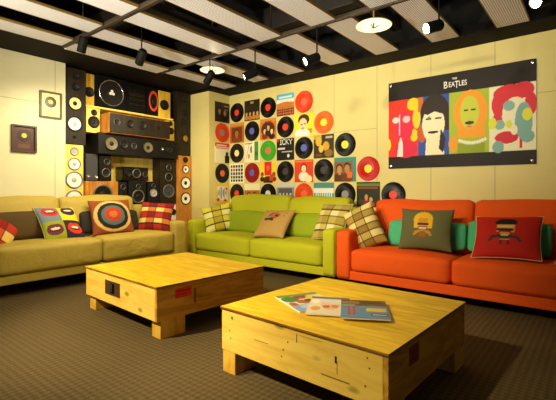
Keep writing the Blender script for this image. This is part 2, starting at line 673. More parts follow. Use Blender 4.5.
def pillow_mesh(name, w, h, t, pic, n=44, pinch=0.07, slump=0.0, seed=1):
    """stuffed cushion cover: front and back bulge, the corners stand out"""
    us = np.linspace(-1, 1, n + 1)
    us = np.sin(us * PI / 2) * 0.35 + us * 0.65
    U, Vv = np.meshgrid(us, us)
    X = w / 2 * U * (1 - pinch * (1 - Vv ** 2))
    Z = h / 2 * Vv * (1 - pinch * (1 - U ** 2))
    T = t / 2 * np.clip((1 - U ** 2) * (1 - Vv ** 2), 0, 1) ** 0.42
    rng = np.random.RandomState(seed)
    p = rng.rand(4) * 6
    T = T * (1 + 0.05 * np.sin(4 * U + p[0]) * np.sin(3 * Vv + p[1]))
    Yc = slump * (Vv + 1) ** 2 / 4 * 0.5
    Fp = np.stack([X, Yc - T, Z], -1).reshape(-1, 3)
    Bp = np.stack([X, Yc + T, Z], -1).reshape(-1, 3)
    nv = len(Fp)
    rim = np.zeros((n + 1, n + 1), bool)
    rim[0] = rim[-1] = True
    rim[:, 0] = rim[:, -1] = True
    rim = rim.ravel()
    mp = np.arange(nv) + nv
    mp[rim] = np.arange(nv)[rim]
    F = []
    for j in range(n):
        for i in range(n):
            a = j * (n + 1) + i
            F.append((a, a + 1, a + n + 2, a + n + 1))
            F.append(tuple(int(mp[x]) for x in (a + n + 1, a + n + 2, a + 1, a)))
    me = bpy.data.meshes.new(name)
    me.from_pydata(np.vstack([Fp, Bp]).tolist(), [], [tuple(int(x) for x in f) for f in F])
    cols = pic.color((U + 1) / 2, (Vv + 1) / 2).reshape(-1, 3)
    set_print(me, np.vstack([cols, cols if getattr(pic, 'both', True) else np.tile(np.array(s2l(pic.bg)), (nv, 1))]))
    bm = bmesh.new()
    bm.from_mesh(me)
    loose = [v for v in bm.verts if not v.link_faces]
    bmesh.ops.delete(bm, geom=loose, context='VERTS')
    bmesh.ops.recalc_face_normals(bm, faces=list(bm.faces))
    bm.to_mesh(me)
    bm.free()
    # welt running round the rim
    rimpts = [Fp[i] for i in range(n + 1)] + [Fp[j * (n + 1) + n] for j in range(1, n + 1)] + \
             [Fp[n * (n + 1) + i] for i in range(n - 1, -1, -1)] + [Fp[j * (n + 1)] for j in range(n - 1, 0, -1)]
    return me, rimpts


def ring_tube(name, pts, r, mat, parent, n=6):
    k = len(pts)
    V, F = [], []
    P = [Vector(p) for p in pts]
    for i in range(k):
        t = (P[(i + 1) % k] - P[i - 1]).normalized()
        a = Vector((0, 1, 0))
        b = t.cross(a).normalized()
        for q in range(n):
            an = 2 * PI * q / n
            V.append(P[i] + a * r * math.cos(an) + b * r * math.sin(an))
    for i in range(k):
        j = (i + 1) % k
        for q in range(n):
            F.append((i * n + q, j * n + q, j * n + (q + 1) % n, i * n + (q + 1) % n))
    me = bpy.data.meshes.new(name)
    me.from_pydata([tuple(v) for v in V], [], F)
    return link(name, me, mat, parent, smooth=True)


def cushion(label, center, size, yaw, tilt, roll, pic=None, mat=None, welt=None, group=None, pinch=0.07, n=44,
            name='throw_cushion', seed=1, slump=0.0):
    w, h, t = size
    root = thing(name, label, 'cushion', center, 0, group)
    root.rotation_euler = (Matrix.Rotation(yaw, 3, 'Z') @ Matrix.Rotation(-tilt, 3, 'X') @ Matrix.Rotation(roll, 3, 'Y')).to_euler()
    me, rim = pillow_mesh('cover', w, h, t, pic or Print('808080'), n, pinch, slump, seed)
    link('cover', me, M['cloth_print'] if mat is None else mat, root, smooth=True)
    if welt is not None:
        ring_tube('welt', rim, 0.004, welt, root)
    return root


# ------------------------------------------------------------------ the setting
WT = 2.51      # top of the right wall, underside of its bulkhead
LW = -0.80     # back of the speaker recess
LF = -0.42     # face of the left wall
structure(box('floor', (-0.95, 7.0, -7.5, 0.15, -0.05, 0), M['carpet'], bevel=0))
structure(box('wall_right', (-0.95, 7.0, 0, 0.12, 0, WT + 0.02), M['wall'], bevel=0))
structure(box('wall_upper', (-0.95, 7.0, 0, 0.12, WT + 0.02, 3.25), M['plenum'], bevel=0))
structure(box('wall_upper', (-0.95, LF, -7.5, -2.332, 2.56, 3.25), M['plenum'], bevel=0))
structure(box('wall_left', (-0.95, LF, -7.5, -2.332, 0, 2.56), M['wall_pale'], bevel=0))
structure(box('wall_recess', (-0.95, LW, -2.332, 0.0, 0, 3.25), M['black'], bevel=0))
structure(box('wall_corner', (LW, 0, -0.43, 0, 0, WT), M['wall'], bevel=0))
structure(box('ceiling', (-0.95, 7.0, -7.5, 0.15, 3.2, 3.3), M['plenum'], bevel=0))
structure(box('ceiling_bulkhead', (LW, 7.0, -0.33, 0, WT, WT + 0.10), M['soffit'], bevel=0))
structure(box('ceiling_bulkhead', (LW, 0.16, -0.46, -0.33, WT, WT + 0.10), M['soffit'], bevel=0))
structure(box('ceiling_bulkhead', (LW, 0.16, -7.4, -0.46, 2.54, 2.64), M['soffit'], bevel=0))
for yy in (-0.9, -2.05, -3.2, -4.4):
    structure(box('ceiling_beam', (-0.5, 7.0, yy - 0.07, yy + 0.07, 2.86, 3.12), M['duct'], bevel=0.01))
for xx in (1.25, 2.9, 4.7):
    structure(box('ceiling_pipe', (xx - 0.05, xx + 0.05, -7.0, -0.35, 2.72, 2.82), M['duct'], bevel=0.02))

# joints between the wall panels: thin recessed-looking strips
k = 0
for xx in (1.91, 2.504, 3.14, 3.772, 4.6):
    structure(box('trim_%d' % k, (xx - 0.003, xx + 0.003, -0.0015, 0.002, 0, WT), M['seam'], bevel=0)); k += 1
for (xa, xb, zz) in ((1.91, 2.504, 1.762), (3.772, 4.6, 1.94)):
    structure(box('trim_%d' % k, (xa, xb, -0.0015, 0.002, zz - 0.003, zz + 0.003), M['seam'], bevel=0)); k += 1
for yy in (-2.45,):
    structure(box('trim_%d' % k, (LF - 0.002, LF + 0.0015, yy - 0.003, yy + 0.003, 0, 2.54), M['seam'], bevel=0)); k += 1
structure(box('trim_%d' % k, (LF - 0.002, LF + 0.0015, -4.0, -2.45, 2.02, 2.026), M['seam'], bevel=0)); k += 1
structure(box('trim_%d' % k, (LF, LF + 0.02, -3.25, -3.03, 0, 2.54), M['goldtrim'], bevel=0.004)); k += 1
# black lining and pale plywood lining behind the speakers
structure(box('wall_lining', (LW, LW + 0.02, -2.33, -0.43, 2.08, 2.54), M['black'], bevel=0))
structure(box('wall_lining', (LW, -0.62, -2.095, -0.71, 0.565, 1.478), M['lwood'], bevel=0))

# ------------------------------------------------------------------ ceiling strips and rails
ORD = ['first', 'second', 'third', 'fourth', 'fifth', 'sixth', 'seventh', 'eighth', 'ninth']
for row, (y0, y1, xs, where) in enumerate((
        (-1.385, -0.34, (0.36, 0.96, 1.55, 2.19, 2.78, 3.39, 3.98, 4.58), 'row against poster wall'),
        (-2.59, -1.445, (0.27, 0.85, 1.43, 2.04, 2.65, 3.24, 3.83, 4.42), 'row between the rails'),
        (-3.85, -2.65, (0.35, 0.92, 1.50, 2.10, 2.70, 3.30), 'row beyond both rails'))):
    for i, x in enumerate(xs):
        t = thing('ceiling_strip', 'white perforated ceiling strip, %s from the speaker wall, %s' % (ORD[i], where),
                  'ceiling panel', (x, (y0 + y1) / 2, 2.52), 0, 'perforated ceiling strips')
        L = (y1 - y0) / 2
        box('panel', (-0.125, 0.125, -L, L, 0, 0.006), M['perf'], t, bevel=0)
        for sx in (-1, 1):
            box('edge_rail', (sx * 0.130 - 0.005, sx * 0.130 + 0.005, -L, L, 0, 0.022), M['brass'], t, bevel=0.001)
for yy, wh, x0 in ((-1.415, 'nearer the poster wall', 0.2), (-2.62, 'farther from the poster wall', 0.2)):
    t = thing('ceiling_rail', 'long thin dark metal ceiling rail running across the strips, %s' % wh, 'rail', (x0, yy, 2.525), 0, 'ceiling rails')
    box('bar', (0, 5.8, -0.018, 0.018, -0.012, 0.03), M['rail'], t, bevel=0.003)
    for hx in (0.6, 2.0, 3.4, 4.8):
        tube('hanger', (hx - x0 + 0.02, 0, 0.03), (hx - x0 + 0.02, 0, 0.675), 0.006, M['rail'], t)


# ------------------------------------------------------------------ spot lamps and round reflectors
def make_spot(label, top, ztop, drop, aim, lit, watts, length=0.15, r=0.042, angle=75):
    """hanging can lamp: rod, can, lens; top is the pivot where the can hangs from the rod"""
    t = thing('spotlight', label, 'spotlight', (top[0], top[1], ztop), 0, 'hanging spotlights')
    tube('rod', (0, 0, 0), (0, 0, -drop), 0.007, M['black'], t)
    d = Vector(aim).normalized()
    piv = Vector((0, 0, -drop)) + d * length * (0.42 if lit else 0.15) + Vector((0, 0, -r if lit else -r * 0.6))
    prof = [(0.0, -length * 0.55), (r * 0.8, -length * 0.55), (r, -length * 0.48), (r, length * 0.45), (r * 0.9, length * 0.45), (r * 0.86, length * 0.36)]
    c = lathe('can', prof, M['black'], t, 'Z', 28)
    q = d.to_track_quat('Z', 'Y')
    c.rotation_mode = 'QUATERNION'
    c.rotation_quaternion = q
    c.location = piv
    l = lathe('lens', [(0, length * 0.40), (r * 0.5, length * 0.39), (r * 0.87, length * 0.36)], M['lens'] if lit else M['lens_dim'], t, 'Z', 28)
    l.rotation_mode = 'QUATERNION'
    l.rotation_quaternion = q
    l.location = piv
    if watts:
        wp = Vector((top[0], top[1], ztop)) + piv + d * (length * 0.5 + 0.01)
        spot_light('spotlight_beam', wp, wp + d, watts, angle, 0.7, 0.03).name = 'spotlight_beam'
    return t


ROOM = (-0.5, -0.8, -0.33)
make_spot('lit black can spotlight glaring above the corner of the record wall', (1.81, -1.415), 2.51, 0.232, (-0.62, -0.72, -0.45), True, 30)
make_spot('lit black can spotlight glaring above the tallest stack of records', (2.57, -1.415), 2.51, 0.232, (-0.55, -0.78, -0.42), True, 30)
make_spot('lit black can spotlight glaring in front of the strip above the poster', (3.655, -1.415), 2.51, 0.215, ROOM, True, 30)
make_spot('lit black can spotlight glaring at the top right above the poster', (4.33, -1.415), 2.51, 0.215, (-0.4, -0.85, -0.35), True, 30)
make_spot('dark black can spotlight hanging upright under the rail by the pictures', (0.62, -2.62), 2.51, 0.02, (-0.55, 0.02, -0.95), False, 28, angle=110)
make_spot('black can spotlight with bright rim hanging above the big round woofer', (1.01, -2.22), 3.2, 0.81, (-0.75, 0.15, -0.65), False, 45, length=0.16, angle=100)
make_spot('black can spotlight with bright rim hanging over the corner by the speakers', (1.12, -1.415), 2.51, 0.17, (-0.75, 0.1, -0.65), False, 40, length=0.16, angle=100)


def make_reflector(label, x, y, z, rod_top):
    t = thing('reflector_lamp', label, 'lamp', (x, y, z), 0, 'round reflector lamps')
    lathe('reflector', [(0, 0.012), (0.06, 0.010), (0.125, 0.0), (0.145, -0.010), (0.148, -0.006), (0.128, 0.008), (0.06, 0.018), (0, 0.020)], M['disc'], t, 'Z', 48)
    tube('stem', (0, 0, 0.02), (0, 0, rod_top - z), 0.008, M['brass'], t)
    tube('lamp_post', (0, 0, -0.03), (0, 0, 0.012), 0.006, M['rail'], t)
    for a in range(3):
        an = a * 2 * PI / 3 + 0.4
        tube('spoke', (0.0, 0.0, -0.028), (0.05 * math.cos(an), 0.05 * math.sin(an), -0.004), 0.004, M['rail'], t)
    p = bpy.data.lights.new('reflector_glow', 'POINT')
    p.energy = 1.0
    p.color = (1.0, 0.85, 0.55)
    p.shadow_soft_size = 0.03
    o = bpy.data.objects.new('reflector_glow', p)
    COL.objects.link(o)
    o.location = (x, y, z - 0.10)
    return t


make_reflector('round white reflector lamp hanging near the room corner', 0.98, -1.25, 2.455, 3.2)
make_reflector('round white reflector lamp hanging under the rail above the poster', 3.13, -1.415, 2.39, 2.51)


# ------------------------------------------------------------------ speakers along the left wall
CONES = {'dk': ('rubber', 'dcone', 'dcone'), 'cr': ('rubber', 'ccone', 'dcone'), 'wh': ('rubber', 'wcone', 'gcone'),
         'gw': ('greyring', 'wcone', 'gcone'), 'gg': ('greyring', 'gcone', 'gcone'), 'kh': ('rubber', 'kcone', 'dcone'),
         'gd': ('greyring', 'dcone', 'dcone'), 'gold': ('rubber', 'gold', 'gold'), 'ch': ('chrome', 'dcone', 'dcone'),
         'wd': ('rubber', 'wcone', 'dcone'), 'red': ('redring', 'dcone', 'dcone'), 'sil': ('greyring', 'chrome', 'gcone'),
         'msh': ('greyring', 'mesh', 'mesh')}


def driver(parent, y, z, r, style, xf=0.0, sy=1.0):
    if style == 'port':
        return lathe('port', [(r, 0.001), (r, 0.004), (r * 0.85, 0.004), (r * 0.8, -0.001), (0, -0.0005)], M['gloss'], parent, 'X', 24, sy, (xf + 0.001, y, z))
    ring, cone, cap = CONES[style]
    wide = {'red': 0.72, 'ch': 0.93}.get(style, 0.82)
    d = lathe('driver', [(r, 0.0005), (r, 0.008), (r * 0.95, 0.011), (r * (wide + 1) / 2, 0.012), (r * wide, 0.007)], M[ring], parent, 'X', 36, sy, (xf, y, z))
    lathe('cone', [(r * (wide + 0.01), 0.0075), (r * wide * 0.8, 0.004), (r * 0.3, 0.0012)], M[cone], d, 'X', 36, sy, (xf, y, z))
    lathe('dust_cap', [(r * 0.31, 0.001), (r * 0.25, 0.006), (r * 0.13, 0.009), (0, 0.010)], M[cap], d, 'X', 24, sy, (xf, y, z))
    return d


def speaker(label, y0, y1, z0, z1, xf, depth, mat, drivers, bevel=0.006, baffle=None, name='loudspeaker', cat='speaker'):
    yc = (y0 + y1) / 2
    t = thing(name, label, cat, (xf - depth / 2, yc, z0), 0, 'loudspeakers stacked on the wall')
    h = (y1 - y0) / 2 - 0.001
    H = z1 - z0
    box('cabinet', (-depth / 2, depth / 2, -h, h, 0, H), mat, t, bevel=bevel)
    f = depth / 2
    if baffle is not None:
        box('baffle', (f - 0.002, f + 0.008, -h + 0.006, h - 0.006, 0.006, H - 0.006), baffle, t, bevel=0.003)
        f += 0.008
    for (y, z, r, st, *rest) in drivers:
        driver(t, y - yc, z - z0, r, st, f, rest[0] if rest else 1.0)
    return t, f, h, H


XB = -0.45
speaker('tall walnut tower speaker with two pale cones standing on the maple tower', -2.324, -2.069, 1.577, 2.516, XB, 0.32, M['dwood'],
        [(-2.198, 2.423, .044, 'dk'), (-2.2, 2.287, .049, 'dk'), (-2.205, 2.084, .086, 'cr'), (-2.212, 1.831, .092, 'wh'), (-2.212, 1.671, .02, 'port')])
speaker('pale maple tower speaker with four grey and white cones behind the beige sofa', -2.33, -2.10, 0, 1.576, XB, 0.32, M['lwood'],
        [(-2.215, 1.492, .05, 'gg'), (-2.215, 1.339, .078, 'gw'), (-2.216, 1.143, .106, 'gw'), (-2.216, .916, .106, 'gw')])
speaker('small yellow wood speaker squeezed between walnut tower and big woofer', -2.062, -1.925, 2.095, 2.511, -.52, 0.24, M['ywood'], [(-1.995, 2.276, .064, 'dk')])
t, f, h, H = speaker('black subwoofer box with huge chrome-ringed cone and white three-lobed mark', -1.921, -1.507, 2.095, 2.51, XB, 0.30, M['black'], [(-1.731, 2.300, .172, 'ch')])
bm = bmesh.new()
for a in (90, 210, 330):
    cx, cz = 0.022 * math.cos(math.radians(a)), 0.022 * math.sin(math.radians(a))
    ring = [bm.verts.new((f + 0.0125, -1.731 + 1.714 + cx + 0.019 * math.cos(i * PI / 8), 2.300 - 2.095 + cz + 0.019 * math.sin(i * PI / 8))) for i in range(16)]
    bm.faces.new(ring)
r2 = bmesh.ops.extrude_face_region(bm, geom=list(bm.faces))
bmesh.ops.translate(bm, vec=(0.002, 0, 0), verts=[v for v in r2['geom'] if isinstance(v, bmesh.types.BMVert)])
link('emblem', finish(bm, 'emblem'), M['white'], t)
t, f, h, H = speaker('black box speaker with a glossy smoked front window beside the big woofer', -1.502, -1.212, 2.095, 2.50, XB, 0.30, M['black'], [])
box('window', (f - 0.002, f + 0.012, -0.12, 0.12, 0.10, 0.32), M['smoke'], t, bevel=0.004)
for zz in (0.13, 0.21, 0.285):
    tube('bar', (f + 0.016, -0.11, zz), (f + 0.016, 0.11, zz), 0.010, M['gloss'], t)
speaker('black speaker with a bright red oval ring on the top shelf', -1.20, -1.01, 2.095, 2.50, XB, 0.28, M['black'], [(-1.09, 2.303, .148, 'red', 0.52)])
speaker('yellow wood speaker with one black cone beside the red ringed speaker', -1.004, -.793, 2.095, 2.482, XB, 0.28, M['ywood'], [(-.905, 2.278, .076, 'dk')])
speaker('tall dark walnut tower speaker with a gold cone up in the corner', -.70, -.434, 1.546, 2.53, -.42, 0.34, M['dwood'],
        [(-.56, 2.409, .046, 'dk'), (-.55, 2.212, .046, 'dk'), (-.569, 2.068, .046, 'dk'), (-.54, 1.816, .056, 'gold')])
speaker('pale maple bookshelf speaker with two dark cones under the big woofer', -2.063, -1.885, 1.770, 2.066, XB, 0.28, M['lwood'], [(-1.968, 2.008, .041, 'gd'), (-1.972, 1.885, .076, 'dk')])
speaker('long walnut centre speaker with orange wood side lying on the black one', -1.869, -.943, 1.750, 2.005, -.26, 0.42, M['owood'],
        [(-1.768, 1.894, .045, 'gd'), (-1.578, 1.892, .050, 'dk'), (-1.391, 1.896, .054, 'dk'), (-1.145, 1.891, .028, 'port')], baffle=M['dwood'])
speaker('long black centre speaker with one khaki cone lying under the walnut one', -1.97, -.748, 1.480, 1.749, -.33, 0.40, M['bwood'],
        [(-1.797, 1.62, .097, 'kh'), (-1.622, 1.622, .06, 'dk'), (-1.476, 1.615, .041, 'gd'), (-1.259, 1.612, .084, 'kh'), (-1.021, 1.61, .022, 'sil'), (-.909, 1.612, .058, 'dk')])
speaker('small yellow wood speaker at the end of the long centre speakers', -.86, -.708, 1.751, 2.066, -.47, 0.24, M['ywood'], [(-.785, 2.02, .038, 'dk'), (-.775, 1.91, .053, 'dk')])
speaker('grey cloth-fronted small speaker with two tiny silver tweeters', -2.093, -1.932, 1.134, 1.479, -.42, 0.19, M['gbody'],
        [(-2.062, 1.195, .022, 'sil'), (-1.962, 1.19, .022, 'sil')], baffle=M['mesh'])
speaker('glossy black small speaker standing beside the grey cloth one', -1.93, -1.742, 1.134, 1.479, -.42, 0.19, M['gloss'],
        [(-1.812, 1.385, .042, 'gd'), (-1.823, 1.245, .058, 'gd')], bevel=0.02)
speaker('orange wood subwoofer with grey-ringed black cone behind the target cushion', -2.093, -1.652, 0.562, 1.132, -.42, 0.19, M['owood'], [(-1.866, .962, .132, 'gd')])
speaker('small narrow black two-cone speaker beside the orange subwoofer', -1.648, -1.522, 0.562, 1.126, -.42, 0.19, M['gbody'], [(-1.587, 1.06, .038, 'gd'), (-1.587, .955, .045, 'dk')])
speaker('black centre speaker lying across the tops of two small black ones', -1.584, -1.19, 1.146, 1.338, -.42, 0.19, M['gloss'],
        [(-1.505, 1.245, .045, 'dk'), (-1.381, 1.25, .064, 'gd'), (-1.248, 1.239, .038, 'gd')], bevel=0.012)
speaker('charcoal two-way speaker standing beneath the short black centre speaker', -1.495, -1.232, 0.562, 1.145, -.42, 0.19, M['gbody'], [(-1.355, 1.069, .034, 'gd'), (-1.355, .93, .095, 'gd')])
speaker('blue-black small speaker with a silver-ringed woofer left of the brown tower', -1.2, -1.01, 0.562, 1.141, -.42, 0.19, M['gbody'], [(-1.11, 1.085, .034, 'gd'), (-1.11, .977, .062, 'gg')])
speaker('dark brown three-way speaker with grey mesh cones under the black centre speaker', -1.0, -.712, 0.806, 1.479, -.42, 0.19, M['dwood'],
        [(-.85, 1.355, .044, 'gd'), (-.85, 1.214, .064, 'gd'), (-.85, 1.005, .1, 'msh')])
speaker('small white speaker with black cone peeking out behind the red plaid cushion', -.95, -.712, 0.562, 0.804, -.42, 0.19, M['white'], [(-.765, .69, .045, 'dk')])
speaker('orange cherry tower speaker with white cones next to the corner', -.705, -.434, 0, 1.545, -.40, 0.34, M['owood'],
        [(-.555, 1.484, .044, 'dk'), (-.55, 1.337, .062, 'wd'), (-.55, 1.128, .096, 'wd'), (-.55, .888, .096, 'wd')])
for lab, e in (('pale wood shelf board under the big woofer and red ringed speaker', (LW + 0.021, -0.45, -2.066, -0.74, 2.07, 2.094)),
               ('short pale wood shelf board under the maple bookshelf speaker', (LW + 0.021, -0.44, -2.066, -1.90, 1.7505, 1.769))):
    t = box('shelf_board', e, M['lwood'], bevel=0.002)
    tag(t, lab, 'shelf', 'shelf boards')
t = thing('plinth', 'low dark wooden plinth under the small speakers behind the beige sofa', 'plinth', (-0.6, -1.4, 0))
box('carcass', (-0.17, 0.17, -0.69, 0.69, 0, 0.56), M['bwood'], t)

structure(box('wall_lining', (LW, LW + 0.02, -2.06, -0.70, 1.48, 2.08), M['lwood'], bevel=0))
# two framed records on the left wall
for lab, yc, zc, w, h, bgc, disc, frm in (
        ('framed gold-centred black record on a cream mount, upper frame on the pale wall', -2.503, 2.01, 0.24, 0.305, 'efe08e', '191410', 'frame_grey'),
        ('dark framed maroon record picture, lower frame on the pale wall', -2.78, 1.59, 0.25, 0.30, '45180c', '2a0d06', 'frame_dark')):
    t = thing('framed_record', lab, 'picture', (LF, yc, zc), PI / 2, 'framed records on the left wall')
    W2, H2, b = w / 2, h / 2, 0.018
    boxes('frame', [(-W2, W2, -0.03, 0, -H2, -H2 + b), (-W2, W2, -0.03, 0, H2 - b, H2), (-W2, -W2 + b, -0.03, 0, -H2 + b, H2 - b), (W2 - b, W2, -0.03, 0, -H2 + b, H2 - b)], M[frm], t)
    pc = Print(bgc)
    if bgc == 'efe08e':
        pc.rect(0.2, 0.12, 0.8, 0.2, 'cdb765').rect(0.3, 0.25, 0.7, 0.28, 'b09a50')
    else:
        pc.rect(0.22, 0.12, 0.78, 0.26, '5e3a20').rect(0.1, 0.9, 0.9, 0.94, '6a2a14')
    card('mount', w - 2 * b, h - 2 * b, 0.008, pc, M['print'], t, 24, 24)
    lathe('record', [(0.065, -0.008), (0.065, -0.011), (0.0, -0.011)], simple('disc_in_frame', disc, 0.25), t, 'Y', 40, 1, (0, 0, 0.035))
    lathe('centre_label', [(0.026, -0.011), (0.026, -0.0125), (0.0, -0.0125)], M['gold'] if False else simple('yellow_label', 'f0b81e', 0.4), t, 'Y', 30, 1, (0, 0, 0.035))


# ------------------------------------------------------------------ records and sleeves on the wall
VIN = {'black': vinyl('black_vinyl', '0a0807'), 'orange_red': vinyl('orange_red_vinyl', 'e0431a'), 'orange': vinyl('orange_vinyl', 'ea641a'),
       'green': vinyl('green_vinyl', '3ea01f'), 'dark_red': vinyl('dark_red_vinyl', '8e1614'), 'red': vinyl('red_vinyl', 'c01818')}
LABC = {'red': 'e23c26', 'blue': '5a62b0', 'yellow': 'f2dc2a', 'cream': 'efe08a', 'orange': 'ee6a28', 'grey': '8d8a84', 'dark': '3a3630', 'white': 'd8d4cc', 'salmon': 'f0604a'}
LABM = {k_: simple(k_ + '_label', v_, 0.45, var=0.05) for k_, v_ in LABC.items()}
rec_mesh = {}


def record(col, row, vin, lab, label):
    cx, cz, onp = cell(col, row)
    t = thing('vinyl_record', label, 'record', (0, -cx, cz) if onp else (cx, 0, cz), PI / 2 if onp else 0, 'vinyl records on the wall')
    holder_rot = Matrix.Rotation(PI / 2, 4, 'X')
    d = lathe('disc', [(0.0045, 0.0055), (0.052, 0.0055), (0.054, 0.0045), (0.145, 0.0045), (0.148, 0.0055), (0.150, 0.003), (0.148, 0.0005), (0.0045, 0.0005)], VIN[vin], t, 'Z', 64, closed=True)
    l = lathe('centre_label', [(0.0045, 0.0062), (0.050, 0.0062), (0.050, 0.0054)], LABM[lab], t, 'Z', 40)
    for o in (d, l):
        o.rotation_euler = (PI / 2, 0, random.uniform(0, 0) )
    return t


def cell(col, row):
    z = 2.226 - 0.3155 * row
    if col == 0:
        return 0.160, z, True
    return 0.164 + 0.318 * (col - 1), z, False


def sleeve(col, row, pic, label, dz=0.0, res=44):
    cx, cz, onp = cell(col, row)
    t = card('record_sleeve', 0.308, 0.308, 0.005, pic, M['print'], None, res, res)
    t.location = (0, -cx, cz + dz) if onp else (cx, 0, cz + dz)
    t.rotation_euler = (0, 0, PI / 2 if onp else 0)
    tag(t, label, 'record sleeve', 'record sleeves on the wall')
    return t


BV = 'black vinyl record with '
for a in ((0, 1, 'orange_red', 'grey', 'orange-red vinyl record with grey label below the dark sleeve by the corner'),
          (0, 3, 'black', 'orange', BV + 'orange label below the red-topped cream sleeve'),
          (1, 0, 'black', 'red', BV + 'red label in the top row right beside the corner'),
          (1, 2, 'black', 'cream', BV + 'pale cream label between two cream sleeves near the corner'),
          (1, 4, 'black', 'red', BV + 'red label partly hidden above the lime plaid cushion'),
          (2, 1, 'black', 'blue', BV + 'blue label below the dark sleeve with four faces'),
          (2, 3, 'dark_red', 'blue', 'dark red vinyl record with blue label right of the dotted white sleeve'),
          (3, 0, 'black', 'red', BV + 'red label in the top row left of the sky blue sleeve'),
          (3, 2, 'green', 'salmon', 'bright green vinyl record with red label'),
          (3, 4, 'black', 'white', BV + 'pale grey label left of the monochrome sleeve'),
          (4, 1, 'black', 'red', BV + 'red label below the sky blue crowd sleeve'),
          (4, 3, 'black', 'dark', BV + 'dark label below the black sleeve with white letters'),
          (5, 0, 'orange_red', 'salmon', 'orange-red vinyl record with matching label at the top right of the display'),
          (5, 2, 'black', 'blue', BV + 'blue label below the yellow portrait sleeve'),
          (5, 4, 'orange_red', 'orange', 'orange vinyl record half hidden behind the lime sofa back'),
          (6, 1, 'orange', 'yellow', 'orange vinyl record with yellow label at the end of the second row'),
          (6, 3, 'black', 'dark', BV + 'dark label left of the teal-bordered sleeve'),
          (7, 2, 'black', 'yellow', BV + 'yellow label at the end of the third row'),
          (7, 4, 'black', 'grey', BV + 'grey label between the white-teal sleeve and the dark green sleeve'),
          (8, 3, 'red', 'yellow', 'bright red vinyl record with yellow label at the end of the fourth row'),
          (8, 5, 'black', 'grey', 'black vinyl record peeping out between plaid cushions and orange sofa'),
          (9, 4, 'black', 'red', BV + 'red label below the poster, behind the orange sofa')):
    record(*a)

P = Print
sl = []
p = P('2a1c10').rect(0.1, 0.55, 0.4, 0.95, '120c08').head(0.3, 0.55, 0.12, '8a6a40', '1a120a', '20160c').head(0.68, 0.5, 0.12, '9a7a4c', '1a120a', '160e08').rect(0.6, 0.8, 0.95, 0.86, 'a08a58').rect(0.6, 0.62, 0.9, 0.66, '8a7448')
sleeve(0, 0, p, 'dark brown record sleeve with two dim figures, topmost by the corner')
p = P('efe2ac').rect(0, 0.8, 1, 1, 'd32a1e').rect(0.05, 0.72, 0.95, 0.77, 'd64a34').rect(0.68, 0, 0.98, 0.38, '1c1714').ell(0.82, 0.45, 0.09, 0.12, '2a1f18').rect(0.1, 0.86, 0.8, 0.92, 'f2d8b0')
sleeve(0, 2, p, 'cream record sleeve with red band on top and dark figure')
p = P('eec32a').rect(0.12, 0.14, 0.9, 0.88, 'efe9d0')
for i in range(9):
    p.rect(0.16 + i * 0.08, 0.2 + 0.3 * ((i * 37) % 10) / 10, 0.2 + i * 0.08, 0.6 + 0.25 * ((i * 53) % 10) / 10, '1e1a16')
p.ell(0.22, 0.2, 0.1, 0.08, 'd0342a').ell(0.7, 0.16, 0.1, 0.06, 'd0342a').ell(0.8, 0.75, 0.08, 0.07, 'd0342a')
sleeve(0, 4, p, 'yellow-edged record sleeve with white panel of black and red strokes')
p = P('b5651d').rect(0, 0.86, 1, 1, 'c98a3a').rect(0.12, 0.05, 0.88, 0.78, '6e3510').head(0.5, 0.48, 0.16, 'a8622c', '40200c', '7a3c14')
sleeve(1, 1, p, 'orange-brown record sleeve with a dim portrait, second row')
p = P('eee6c0')
for i in range(5):
    for j in range(5):
        p.rect(0.07 + i * 0.18, 0.07 + j * 0.18, 0.20 + i * 0.18, 0.20 + j * 0.18, '2c2620' if (i, j) != (1, 3) else 'cf3222')
sleeve(1, 3, p, 'white record sleeve with a grid of dark squares and one red')
p = P('1a1714').rect(0.1, 0.62, 0.6, 0.9, 'd8d2c0').rect(0.25, 0.3, 0.8, 0.5, '8a8478')
sleeve(1, 5, p, 'black and white record sleeve barely showing beside the lime plaid cushion')
p = P('2e2114').rect(0, 0.78, 1, 0.97, '241a10').rect(0.4, 0.84, 0.62, 0.93, 'a89468')
for i in range(4):
    p.head(0.14 + i * 0.24, 0.34, 0.085, 'd09a56', '2a180c', 'b87a34')
sleeve(2, 0, p, 'dark brown record sleeve with four tan faces in a row')
p = P('ece3b4').rect(0.66, 0.08, 0.92, 0.98, '3f8f3a').rect(0.70, 0.3, 0.88, 0.5, '2a6a2e').poly([(0.1, 0.2), (0.3, 0.9), (0.36, 0.9), (0.16, 0.2)], 'cdbf8a').ell(0.45, 0.62, 0.05, 0.18, '3a342a').ell(0.3, 0.3, 0.05, 0.12, 'c0503a').rect(0.05, 0.9, 0.5, 0.95, '6a6250')
sleeve(2, 2, p, 'cream record sleeve with a broad green bar at its side')
p = P('efe1a8').rect(0, 0, 1, 0.66, 'b06a24').head(0.3, 0.4, 0.13, 'e0b070', '3a200e', '6a3212').head(0.68, 0.4, 0.13, 'e0b070', '2a160a', 'c0801e')
sleeve(2, 4, p, 'cream-topped brown record sleeve sinking behind the lime sofa')
p = P('c8762c').rect(0, 0.85, 1, 1, 'd28a34').ell(0.5, 0.5, 0.42, 0.36, '5a2c12').head(0.3, 0.42, 0.11, 'e0b880', '1e120a', '8a2a18').head(0.52, 0.58, 0.11, 'd8a868', '2a160c', '3a1c0e').head(0.73, 0.4, 0.11, 'e6c48c', '1e120a', '2a1a10').rect(0.3, 0.82, 0.72, 0.9, 'c8342a')
sleeve(3, 1, p, 'orange-brown record sleeve with a group of three people')
